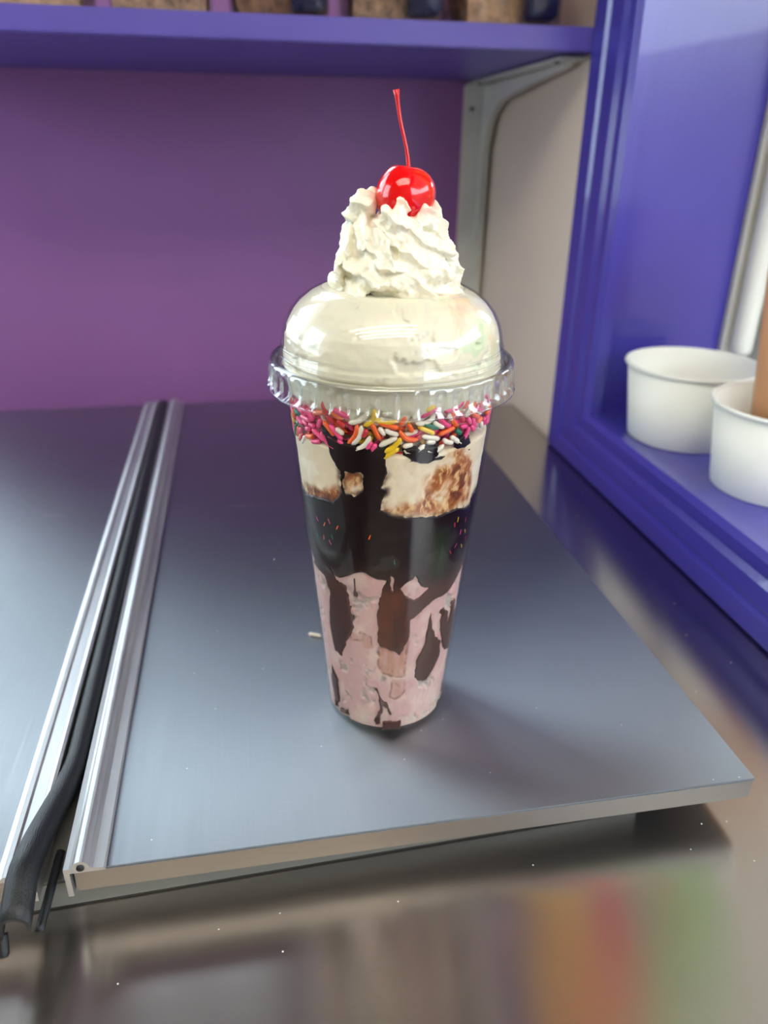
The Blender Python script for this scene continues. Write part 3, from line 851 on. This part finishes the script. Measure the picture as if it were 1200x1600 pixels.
def fudge_field(P, Z):
    wP = P + 3.4*(n3(P, Z, 4, 3)-0.5)
    wZ = Z + 3.4*(n3(P, Z, 4, 8)-0.5)
    S = lambda k: sdf(POLY[k], wP, wZ)
    # lower edge of the dark band, all round
    bl = np.array(POLY['bandlow'])
    zl = np.interp(wP, np.concatenate([[-180], bl[:, 0], [180]]), np.concatenate([[98], bl[:, 1], [98]]))
    back = sstep(72, 88, np.abs(P))
    zl = zl - back*(26*np.maximum(0, n3(P, Z*0, 9, 21, oct=2)-0.48)*4)
    f = wZ-zl
    f = np.minimum(f, 159-wZ)
    vb = np.where((P < -62) | (P > 57), 1.0, -1)*np.minimum(wZ-(131+9*(n3(P, Z*0, 12, 5)-0.5)), 4)   # vanilla shows above the band at the back
    for k in ('vanL', 'blob', 'vanR'): f = np.minimum(f, -S(k))
    f = np.where((P < -62) | (P > 57), np.minimum(f, -vb), f)
    for k in ('dripL', 'dripC', 'dripR', 'dripRR', 'sliver', 'yfork', 'botA', 'botB', 'dropS', 'fudA', 'ovalR', 'ovalRR'):
        f = np.maximum(f, S(k))
    for k in ('holeC', 'holeC2'): f = np.minimum(f, -S(k))
    # drips on the far side
    for c, w, zz in ((105, 7, 40), (128, 5, 62), (150, 9, 30), (178, 6, 55), (-155, 8, 48), (-130, 5, 70), (-108, 8, 36), (-170, 4, 20)):
        d = (w*0.5 - np.abs(wP-c)*0.62)*np.ones_like(Z)
        f = np.maximum(f, np.minimum(np.minimum(d, wZ-zz), 118-wZ))
    return f

# pink ice cream
P, Z = grid(3.0, 100.0, 0.5, 520)
rad = RB(np.maximum(Z, 9.5)/1000)-0.0012
n1 = n3(P, Z, 9, 1); n2 = n3(P, Z, 3, 2)
poc = sstep(0.52, 0.62, n3(P, Z, 11, 14))*sstep(0.40, 0.60, n3(P, Z, 4, 15))
poc = poc*sstep(96, 82, Z)
rad = rad - 0.0010*poc - 0.0005*(n2-0.5)
rad = np.where(Z < 5, np.minimum(rad, 0.0305), rad)
pink = srgb(200, 160, 156); pale = srgb(216, 192, 180); grey = srgb(168, 160, 150); brown = srgb(120, 72, 54); tan = srgb(176, 124, 100)
col = full(P, pink)
col = lerp(col, pale, sstep(0.45, 0.75, n1)*0.6)
col = lerp(col, grey, poc*0.8)
col = lerp(col, srgb(186, 180, 160), sstep(14, 6, Z)*0.5*sstep(0.4, 0.6, n2))
st = n3(P, Z, 3.0, 30, 0.25)
for k, am in (('smearC', 0.75), ('smearL', 0.6), ('smearD', 0.55)):
    s = sdf(POLY[k], P+3*(n2-0.5), Z+3*(n1-0.5))
    inn = sstep(-0.3, 0.6, s)
    edge = np.exp(-(s-0.3)**2/0.35)
    col = lerp(col, tan, inn*am*sstep(0.25, 0.65, st)); col = lerp(col, brown, edge*0.75*sstep(0.35, 0.6, n2))
ff = fudge_field(P, Z)
col = lerp(col, tan, 0.45*sstep(-2.2, 0.0, ff)*sstep(0.45, 0.7, st))
ice = tag(empty('strawberry_ice_cream', (CX, CY, 0.003)), 'pink ice cream filling the lower half of the clear cup', 'ice cream')
o = link('scoop_mass', wall_mesh('scoop_mass', P, Z, rad, col, None, True), M['ice'], ice, (0, 0, -0.003))

# vanilla ice cream with caramel-brown smears
P, Z = grid(100.4, 171.0, 0.4, 620)
n1 = n3(P, Z, 9, 41); n2 = n3(P, Z, 2.6, 42); st = n3(P, Z, 3.0, 43, 0.5, 6)
rad = RB(Z/1000)-0.0011-0.0004*(n2-0.5)
rad = rad - 0.0066*sstep(160, 165, Z + 3*(n1-0.5)) 
van = srgb(226, 208, 178); car = srgb(158, 90, 44); dcar = srgb(84, 40, 22); pch = srgb(210, 170, 140)
col = full(P, van)
col = lerp(col, srgb(238, 226, 204), sstep(0.5, 0.7, n1)*0.7)
cm = np.zeros_like(P)
for k in ('carR', 'carL'):
    cm = np.maximum(cm, sstep(-2.5, 3.0, sdf(POLY[k], P+7*(n1-0.5), Z+8*(n1-0.5))))
cm = np.maximum(cm, 0.9*sstep(-1, 1.2, sdf(POLY['blob'], P, Z)))
cm = np.maximum(cm, sstep(76, 90, np.abs(P))*sstep(146, 134, Z+10*(n1-0.5)))
wx = 9*(n3(P, Z, 7, 50)-0.5); wz = 9*(n3(P, Z, 7, 53)-0.5)
st = n3(P+1.6*wx, Z+wz, 3.4, 43, 0.55, 6)
fine = n3(P+1.2*wx, Z+wz, 1.3, 47, 0.35, 4)
col = lerp(col, srgb(196, 136, 82), cm*0.85*sstep(0.22, 0.46, st))
col = lerp(col, car, cm*sstep(0.41, 0.56, st))
col = lerp(col, srgb(232, 196, 140), cm*sstep(0.56, 0.68, fine)*0.75)
rc = sstep(160, 165, Z + 3*(n1-0.5))
col = lerp(col, srgb(70, 40, 34), rc*0.75*sstep(0.40, 0.55, n3(P, Z, 6, 91)))
ff = fudge_field(P, Z)
col = lerp(col, dcar, cm*sstep(0.56, 0.68, st)*0.8*sstep(0.6,0.45,fine))
col = lerp(col, dcar, 0.9*sstep(-2.6, 0.2, ff)*sstep(0.30, 0.6, n2)*sstep(156, 150, Z))
vi = tag(empty('vanilla_ice_cream', (CX, CY, 0.1004)), 'cream-coloured vanilla ice cream with caramel-brown smears above the dark fudge band', 'ice cream')
link('scoop_mass', wall_mesh('scoop_mass', P, Z, rad, col, None, True), M['ice'], vi, (0, 0, -0.1004))

# fudge between the ice cream and the wall
P, Z = grid(1.5, 171.0, 0.45, 600)
f = fudge_field(P, Z)
mask = f > -0.55
th = sstep(-0.5, 0.9, f)
rad = RB(np.maximum(Z, 9.5)/1000)-0.0021+0.0016*th
rad = np.where(Z < 9.5, rad+0.0002, rad)
rad = np.where(Z > 160, rad-0.0, rad)
black = srgb(26, 14, 16); choc = srgb(70, 38, 32); red = srgb(96, 50, 34); mid = srgb(44, 26, 26)
n1 = n3(P, Z, 8, 61); n2 = n3(P, Z, 3, 62); st = n3(P, Z, 2.5, 63, 0.15)
col = full(P, choc)
col = lerp(col, red, sstep(-10, -4, P)*sstep(22, 12, P)*sstep(40, 60, Z)*sstep(100, 88, Z)*0.8*sstep(0.3, 0.6, st))
col = lerp(col, mid, sstep(88, 98, Z+6*(n1-0.5)))
col = lerp(col, black, sstep(99, 108, Z+8*(n1-0.5)))
col = lerp(col, srgb(52, 46, 44), sstep(100, 104, Z)*sstep(125, 112, Z)*sstep(0.50, 0.62, n1)*0.8)
col = lerp(col, srgb(34, 44, 26), sstep(28, 33, P)*sstep(44, 39, P)*sstep(92, 98, Z)*sstep(126, 118, Z)*0.8)
fu = tag(empty('fudge_sauce', (CX, CY, 0.0015)), 'dark chocolate fudge sauce banding and dripping down inside the clear cup', 'sauce')
link('sauce_layer', wall_mesh('sauce_layer', P, Z, rad, col, mask), M['fudge'], fu, (0, 0, -0.0015))

# --- whipped cream: fill under the dome, piped swirl on top -----------------
def eval_mesh(name, me, mods):
    o = bpy.data.objects.new('work', me); C.objects.link(o)
    for t, kw in mods:
        md = o.modifiers.new(t.lower(), t)
        for k, v_ in kw.items(): setattr(md, k, v_)
    dg = bpy.context.evaluated_depsgraph_get(); dg.update()
    out = bpy.data.meshes.new_from_object(o.evaluated_get(dg))
    out.name = name
    bpy.data.objects.remove(o, do_unlink=True)
    return out
def color_attr(me, fn):
    co = np.zeros(len(me.vertices)*3); me.vertices.foreach_get('co', co); co = co.reshape(-1, 3)
    c = fn(co)
    ca = me.color_attributes.get('Col') or me.color_attributes.new('Col', 'FLOAT_COLOR', 'POINT')
    ca.data.foreach_set('color', np.concatenate([c, np.ones((len(c), 1))], 1).astype(np.float32).ravel())
    return me
# fill
prof = [(z, r) for r, z in dome_i]          # descending z
zs_d = np.array([z for r, z in dome_i][::-1]); rs_d = np.array([r for r, z in dome_i][::-1])
zz = np.concatenate([np.linspace(0.1712, 0.190, 34), np.linspace(0.1905, 0.2222, 62)])
ph = np.linspace(-180, 180, 420, endpoint=False)
P, Zm = np.meshgrid(ph, zz*1000)
lim = np.where(Zm/1000 < 0.190, RB(np.minimum(Zm, 182)/1000), np.interp(Zm/1000, zs_d, rs_d))
n1 = n3(P, Zm, 13, 71); n2 = n3(P, Zm, 5, 72); n4 = n3(P, Zm, 22, 73, oct=2)
gap = 0.0009 + 0.0011*sstep(0.46, 0.60, n1)*sstep(0.50, 0.60, n2) + 0.0012*np.abs(n2-0.5)
gap = gap + 0.0034*sstep(0.180, 0.173, Zm/1000 + 0.010*(n1-0.5)) + 0.0025*sstep(0.0, 0.0015, np.abs(Zm/1000-0.1915)*-1+0.0015)
rad = lim-gap
col = full(P, srgb(236, 230, 208))
col = lerp(col, srgb(232, 222, 188), sstep(0.0022, 0.005, gap)*0.4)
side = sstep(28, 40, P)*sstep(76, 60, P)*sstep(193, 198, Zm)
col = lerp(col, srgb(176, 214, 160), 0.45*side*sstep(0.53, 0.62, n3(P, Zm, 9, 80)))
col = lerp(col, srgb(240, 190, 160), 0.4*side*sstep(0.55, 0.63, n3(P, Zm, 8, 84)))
wc = tag(empty('whipped_cream', (CX, CY, 0.1712)), 'white whipped cream filling the dome lid and piped in a tall swirl', 'whipped cream')
link('fill', wall_mesh('fill', P, Zm, rad, col, None, True), M['cream'], wc, (0, 0, -0.1712))

def swirl():
    bm = bmesh.new()
    def star_tube(path, rads, lobes, depth, twist, seg=60):
        rings = []
        n = len(path); u = None
        for i, p in enumerate(path):
            t = (path[min(i+1, n-1)]-path[max(i-1, 0)]).normalized()
            if u is None: u = t.orthogonal().normalized()
            up = Vector((0, 0, 1)); u = (up - t*up.dot(t)).normalized(); v = t.cross(u)
            cur = []
            for k in range(seg):
                a = 2*math.pi*k/seg
                s = abs(math.cos(0.5*lobes*(a+twist*i)))           # sharp valleys, round crests
                q = rads[i]*(1-depth+depth*s**0.8)
                q *= 1+0.10*math.sin(i*0.9+3*math.sin(a*2))*depth*2
                cur.append(bm.verts.new(p+(u*math.cos(a)+v*math.sin(a))*q))
            rings.append(cur)
        for i in range(n-1):
            for k in range(seg):
                l = (k+1) % seg
                bm.faces.new((rings[i][k], rings[i][l], rings[i+1][l], rings[i+1][k]))
        bm.faces.new(rings[0]); bm.faces.new(rings[-1])
    path, rads = [], []
    n = 170
    for i in range(n):
        t = i/(n-1)
        a = R(200) - t*2*math.pi*2.75
        r = 0.0178*(1-t)**0.75 + 0.0040
        if t < 0.36: r = 0.0186
        z = 0.2235 + 0.0275*max(0, (t-0.12))/0.88
        path.append(Vector((r*math.cos(a)+0.0012, r*math.sin(a), z)))
        rads.append(0.0102*(1-0.22*t)*(1 if t < 0.97 else 0.8))
    star_tube(path, rads, 6, 0.30, 0.075)
    # core
    for z0, z1, ra in ((0.212, 0.246, 0.0200),):
        pts = [Vector((0, 0, z0+(z1-z0)*k/10)) for k in range(11)]
        prev = None
        for p in pts:
            cur = [bm.verts.new(p+Vector((ra*math.cos(2*math.pi*k/30), ra*math.sin(2*math.pi*k/30), 0))) for k in range(30)]
            if prev:
                for k in range(30): bm.faces.new((prev[k], prev[(k+1) % 30], cur[(k+1) % 30], cur[k]))
            else: bm.faces.new(cur[::-1])
            prev = cur
        bm.faces.new(prev)
    # ruffles: leaf-shaped thick flaps thrown out along the swirl
    rr = random.Random(5)
    def flap(base, ang, tiltz, length, width, curl):
        nu, nv = 9, 9
        out = Vector((math.cos(ang), math.sin(ang), 0)); tan_ = Vector((-math.sin(ang), math.cos(ang), 0)); up = Vector((0, 0, 1))
        top, bot = [], []
        for i in range(nu+1):
            s = i/nu
            rt_, rb_ = [], []
            for j in range(nv+1):
                w = -1+2*j/nv
                half = width*math.sin(math.pi*min(0.96, 0.16+0.80*s))**0.7
                p = base + tan_*(length*(s-0.4)) + out*(curl*math.sin(math.pi*s)*(0.4+0.6*w) + 0.001*math.sin(9*s+3*w)) + (up*math.cos(tiltz)+out*math.sin(tiltz))*(half*w) + up*(0.4*length*(s-0.4)*math.sin(tiltz))
                th = 0.0016*(1-0.72*w*w)*(0.5+0.5*math.sin(math.pi*min(1, s+0.1)))
                rt_.append(bm.verts.new(p+out*th)); rb_.append(bm.verts.new(p-out*(th+0.0012)))
            top.append(rt_); bot.append(rb_)
        for i in range(nu):
            for j in range(nv):
                bm.faces.new((top[i][j], top[i][j+1], top[i+1][j+1], top[i+1][j]))
                bm.faces.new((bot[i][j], bot[i+1][j], bot[i+1][j+1], bot[i][j+1]))
        for i in range(nu):
            bm.faces.new((top[i][0], top[i+1][0], bot[i+1][0], bot[i][0])); bm.faces.new((top[i][nv], bot[i][nv], bot[i+1][nv], top[i+1][nv]))
        for j in range(nv):
            bm.faces.new((top[0][j], bot[0][j], bot[0][j+1], top[0][j+1])); bm.faces.new((top[nu][j], top[nu][j+1], bot[nu][j+1], bot[nu][j]))
    def scale(base, ang, slant, turn, lx, lz, ly):
        out = Vector((math.cos(ang), math.sin(ang), 0)); tn = Vector((-math.sin(ang), math.cos(ang), 0)); up = Vector((0, 0, 1))
        xd = tn*math.cos(turn)+out*math.sin(turn); yd = out*math.cos(turn)-tn*math.sin(turn)
        x2 = xd*math.cos(slant)+up*math.sin(slant); z2 = up*math.cos(slant)-xd*math.sin(slant)
        g = bmesh.ops.create_icosphere(bm, subdivisions=4, radius=1.0)
        for v in g['verts']:
            u, w, h = v.co
            th = (1-0.70*max(0.0, u)**1.2)*(1-0.35*max(0.0, h))
            rip = 0.16*math.sin(6*h+3*u+ang*5)*max(0, u)
            v.co = base + x2*(u*lx) + yd*((w*th+rip+0.35*u*u)*ly) + z2*(h*lz*(1-0.25*u))
    for tier, (z, rad_, cnt, lx) in enumerate(((0.2245, 0.0232, 7, 0.0140), (0.2325, 0.0222, 7, 0.0135), (0.2405, 0.0196, 6, 0.0125), (0.2468, 0.0160, 6, 0.0105))):
        for k in range(cnt):
            a = 2*math.pi*(k+0.43*tier+0.30*rr.random())/cnt
            scale(Vector((0.001+rad_*math.cos(a), rad_*math.sin(a), z+0.003*(rr.random()-0.5))), a, R(-12-30*rr.random()), R(14+18*rr.random()), lx*(0.85+0.3*rr.random()), 0.0056+0.0020*rr.random(), 0.0040)
    # rough upper lumps holding the cherry
    def lump(c, r, sx, sz):
        g = bmesh.ops.create_icosphere(bm, subdivisions=2, radius=1.0)
        for v in g['verts']:
            k = 1+0.22*math.sin(5*v.co.x+7*v.co.y+c[0]*900)*math.sin(6*v.co.z+3)
            v.co = Vector((v.co.x*r*sx*k+c[0], v.co.y*r*sx*k+c[1], v.co.z*r*sz*k+c[2]))
    f_ = Vector((math.cos(FACE), math.sin(FACE), 0)); s_ = Vector((math.cos(FACE+math.pi/2), math.sin(FACE+math.pi/2), 0))
    def at(side, front, z): q = f_*front+s_*side; return (q.x, q.y, z)
    lump(at(-0.0125, 0.004, 0.2560), 0.0065, 0.85, 1.0)
    lump(at(-0.0150, 0.001, 0.2520), 0.0060, 1.0, 1.0)
    lump(at(-0.0100, -0.001, 0.2580), 0.0050, 1.0, 0.9)
    lump(at(0.0010, 0.0165, 0.2500), 0.0055, 0.95, 1.25)
    lump(at(0.0025, 0.0150, 0.2545), 0.0040, 0.8, 1.1)
    lump(at(-0.0030, 0.0165, 0.2525), 0.0036, 0.9, 1.0)
    lump(at(0.0110, 0.0110, 0.2500), 0.0045, 1.1, 0.8)
    lump(at(0.0165, 0.0030, 0.2520), 0.0050, 0.8, 1.2)
    lump(at(0.0040, -0.012, 0.2520), 0.0075, 1.2, 1.0)
    lump(at(0.0, 0.0, 0.2440), 0.0140, 1.0, 0.6)
    return bm_mesh('swirl', bm)
tex = bpy.data.textures.new('cream_lumps', 'CLOUDS'); tex.noise_scale = 0.0045; tex.noise_depth = 3
sw = eval_mesh('swirl', swirl(), [
    ('REMESH', dict(mode='VOXEL', voxel_size=0.00042)),
    ('DISPLACE', dict(texture=tex, strength=0.0007, mid_level=0.5, texture_coords='LOCAL')),
    ('SMOOTH', dict(factor=0.4, iterations=1))])
nv = len(sw.vertices)
co = np.zeros(nv*3); sw.vertices.foreach_get('co', co); co = co.reshape(-1, 3)
nr = np.zeros(nv*3); sw.vertex_normals.foreach_get('vector', nr); nr = nr.reshape(-1, 3)
th_ = np.arctan2(co[:, 1], co[:, 0]); rr_ = np.hypot(co[:, 0], co[:, 1])
wn = fbm(co[:, 0]*110+9, co[:, 1]*110+4, co[:, 2]*110+2, 3)-0.5
wf = fbm(co[:, 0]*420+9, co[:, 1]*420+4, co[:, 2]*420+2, 3)-0.5
rid = 1-np.abs(np.sin(0.5*(9*th_ + co[:, 2]/0.0014 + 9*wn)))
amp = sstep(0.008, 0.014, rr_)*sstep(0.2200, 0.2245, co[:, 2])
co = co + nr*((0.0017*rid**1.6 - 0.0006)*amp + 0.0011*wf)[:, None]
sw.vertices.foreach_set('co', co.ravel()); sw.update()
sw.polygons.foreach_set('use_smooth', [True]*len(sw.polygons))
CHX = 0.0035; CHZ = 0.2598
f_ = Vector((math.cos(FACE), math.sin(FACE), 0)); s_ = Vector((math.cos(FACE+math.pi/2), math.sin(FACE+math.pi/2), 0))
CHP = s_*0.0045 + f_*0.003 + Vector((0, 0, CHZ))
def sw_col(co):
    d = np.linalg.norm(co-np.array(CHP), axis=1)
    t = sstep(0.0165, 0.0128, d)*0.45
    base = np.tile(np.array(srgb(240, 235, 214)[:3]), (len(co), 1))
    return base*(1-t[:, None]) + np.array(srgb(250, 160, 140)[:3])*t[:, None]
color_attr(sw, sw_col)
link('swirl', sw, M['cream'], wc, (0, 0, -0.1712))

# --- cherry ---------------------------------------------------------------
ch = tag(empty('cherry', (CX+CHP.x, CY+CHP.y, CHP.z-0.012)), 'glossy red cherry with a long thin stem on top of the whipped cream', 'cherry')
bm = bmesh.new()
bmesh.ops.create_uvsphere(bm, u_segments=56, v_segments=36, radius=0.0122)
for v in bm.verts:
    p = v.co
    q = math.hypot(p.x, p.y)/0.0122
    z = p.z
    if z > 0: z -= 0.0030*math.exp(-(q/0.20)**2)
    k = 1+0.025*math.sin(3*math.atan2(p.y, p.x)+1)*q
    v.co = Vector((p.x*k*1.02, p.y*k, z*0.96 - 0.0004*math.sin(p.x*400)))
link('fruit', bm_mesh('fruit', bm, True), M['cherry'], ch, (0, 0, 0.012))
pts, rads = [], []
for i in range(15):
    t = i/14
    sd = 0.0012 - 0.0042*t - 0.0012*t*t*1.5 + 0.0004*math.sin(7*t)
    q = s_*sd
    pts.append((q.x, q.y, 0.0195+0.0305*t)); rads.append(0.00095-0.00025*math.sin(math.pi*t)+(0.0004*max(0, t-0.9)*10))
link('stem', tube('stem', pts, rads, 12), M['stem'], ch)

# --- sprinkles --------------------------------------------------------------
SC = {'pink': (236, 70, 130), 'white': (238, 230, 212), 'yellow': (240, 196, 30), 'orange': (242, 100, 34), 'green': (26, 112, 84), 'red': (206, 40, 52)}
smat = {k: food('sprinkle_%s' % k, srgb(*c), 0.30, 0.1, 0.001, None, 0.3) for k, c in SC.items()}
def sprinkle_mesh(name, length, bend, r=0.00115):
    n = 9; pts, rr_ = [], []
    for i in range(n):
        t = -1+2*i/(n-1)
        pts.append((t*length/2, 0, bend*(1-t*t)))
        e = max(0, (abs(t)*length/2-(length/2-r))/r)
        rr_.append(r*math.sqrt(max(0.10, 1-e*e)))
    return tube(name, pts, rr_, 8)
lens = [(0.0044, 0), (0.0064, 0.0005), (0.0086, 0.0), (0.0104, 0.0014), (0.0090, 0.0020)]
smesh = {}
for k in SC:
    for i, (l, b_) in enumerate(lens):
        me = sprinkle_mesh('sprinkle_%s_%d' % (k, i), l, b_); me.materials.append(smat[k]); smesh[k, i] = me
placed = np.zeros((0, 3))
def put_sprinkle(phi, z, depth, ang, kind, i, label, group, check=0.00160):
    global placed
    a = R(phi)+FACE
    l = lens[i][0]
    er = Vector((math.cos(a), math.sin(a), 0)); et = Vector((-math.sin(a), math.cos(a), 0))
    slope = math.atan(0.093)
    ez = Vector((0, 0, 1))*math.cos(slope)+er*math.sin(slope)
    nrm = et.cross(ez)
    xd = et*math.cos(ang)+ez*math.sin(ang)
    rr_ = Rc(z)-WALL-0.00135-depth
    # keep the ends of the rod inside the round wall
    rr_ -= (l*abs(math.cos(ang))/2)**2/(2*rr_)
    p = er*rr_+Vector((CX, CY, z))
    zd = nrm.cross(xd).normalized() if False else xd.cross(nrm).normalized()
    S = np.array([tuple(p+xd*(l*0.44*t)) for t in (-1, -0.5, 0, 0.5, 1)])
    if check and len(placed):
        d = np.linalg.norm(placed[:, None, :]-S[None], axis=2)
        if d.min() < check: return None
    placed = np.concatenate([placed, S])
    o = bpy.data.objects.new('sprinkle', smesh[kind, i]); C.objects.link(o)
    yd = zd.cross(xd)
    o.matrix_world = Matrix.Translation(p) @ Matrix((xd, yd, zd)).transposed().to_4x4()
    tag(o, label, 'sprinkle', group)
    return o
kinds = ['pink', 'pink', 'white', 'white', 'yellow', 'orange', 'orange', 'green', 'red', 'red', 'pink']
low = np.array([(-90, 160), *POLY['spr_low'], (85, 165)]); top = np.array(POLY['spr_top'])
rs = random.Random(21)
count = 0
def count_try(target, phmin, phmax, tries, depth):
    global count
    done = 0
    for _ in range(tries):
        if done >= target: break
        phi = rs.uniform(phmin, phmax)
        z0 = float(np.interp(phi, low[:, 0], low[:, 1])); z1 = float(np.interp(phi, top[:, 0], top[:, 1]))+(4 if phi > 15 else 2)
        z = rs.uniform(z0+0.8, z1)/1000
        k = rs.choice(kinds)
        # red and pink gather left of the middle, orange and pink to the right, white and yellow between
        if phi < -20 and rs.random() < 0.5: k = rs.choice(['red', 'pink', 'green', 'pink'])
        if phi > 32 and rs.random() < 0.5: k = rs.choice(['orange', 'pink', 'orange', 'white'])
        if -20 < phi < 30 and rs.random() < 0.35: k = rs.choice(['white', 'yellow', 'yellow'])
        i = rs.choice([0, 1, 2, 2, 3, 3, 3, 4]) if abs(phi) < 40 else rs.choice([0, 1, 1, 2])
        zone = 'on the far side of' if abs((phi+180) % 360-180) > 82 else 'at the left edge of' if phi < -48 else 'left of the middle of' if phi < -16 else 'in the middle of' if phi < 16 else 'right of the middle of' if phi < 48 else 'at the right edge of'
        size = ('stubby', 'short', 'straight long', 'long curved', 'strongly bent')[i]
        if depth > 0.001: size = 'half-hidden '+size
        o = put_sprinkle(phi, z, depth*rs.uniform(0.7, 1.2), rs.uniform(-1.2, 1.2), k, i,
                         size+' '+k+' sprinkle '+zone+' the sprinkle band in the cup', size+' '+k+' sprinkles '+zone+' the band')
        if o: done += 1; count += 1
    return done
a1 = count_try(140, -80, 80, 12000, 0.0001)
a2 = count_try(100, -78, 78, 9000, 0.0025)
a4 = count_try(70, -74, 74, 6000, 0.0046)
a3 = count_try(12, 84, 276, 1200, 0.0001)
# a few stuck in the dark fudge band and on the lid
for (p0, p1, z0, z1, n, ks) in ((-54, -32, 112, 126, 8, ['orange', 'red', 'orange', 'green', 'pink']), (46, 66, 104, 124, 9, ['pink', 'orange', 'pink', 'yellow', 'red']), (-14, -8, 119, 122, 1, ['orange']), (0, 6, 104, 112, 1, ['green'])):
    n_ = 0
    for _ in range(400):
        if n_ >= n: break
        k = rs.choice(ks)
        if put_sprinkle(rs.uniform(p0, p1), rs.uniform(z0, z1)/1000, 0.0002, rs.uniform(0.6, 2.2), k, 0,
                        k+' sugar sprinkle stuck in the dark fudge band', k+' sprinkles in the fudge'): n_ += 1
o = link('sprinkle', smesh['white', 2], None, None, (0.0325, 0.401, 0.0012), (0, 0, R(-28)))
tag(o, 'single cream-white sprinkle lying on the steel lid behind the cup', 'sprinkle')
print('sprinkles', a1, a2, a3, len([o for o in C.objects if o.name.startswith('sprinkle')]))
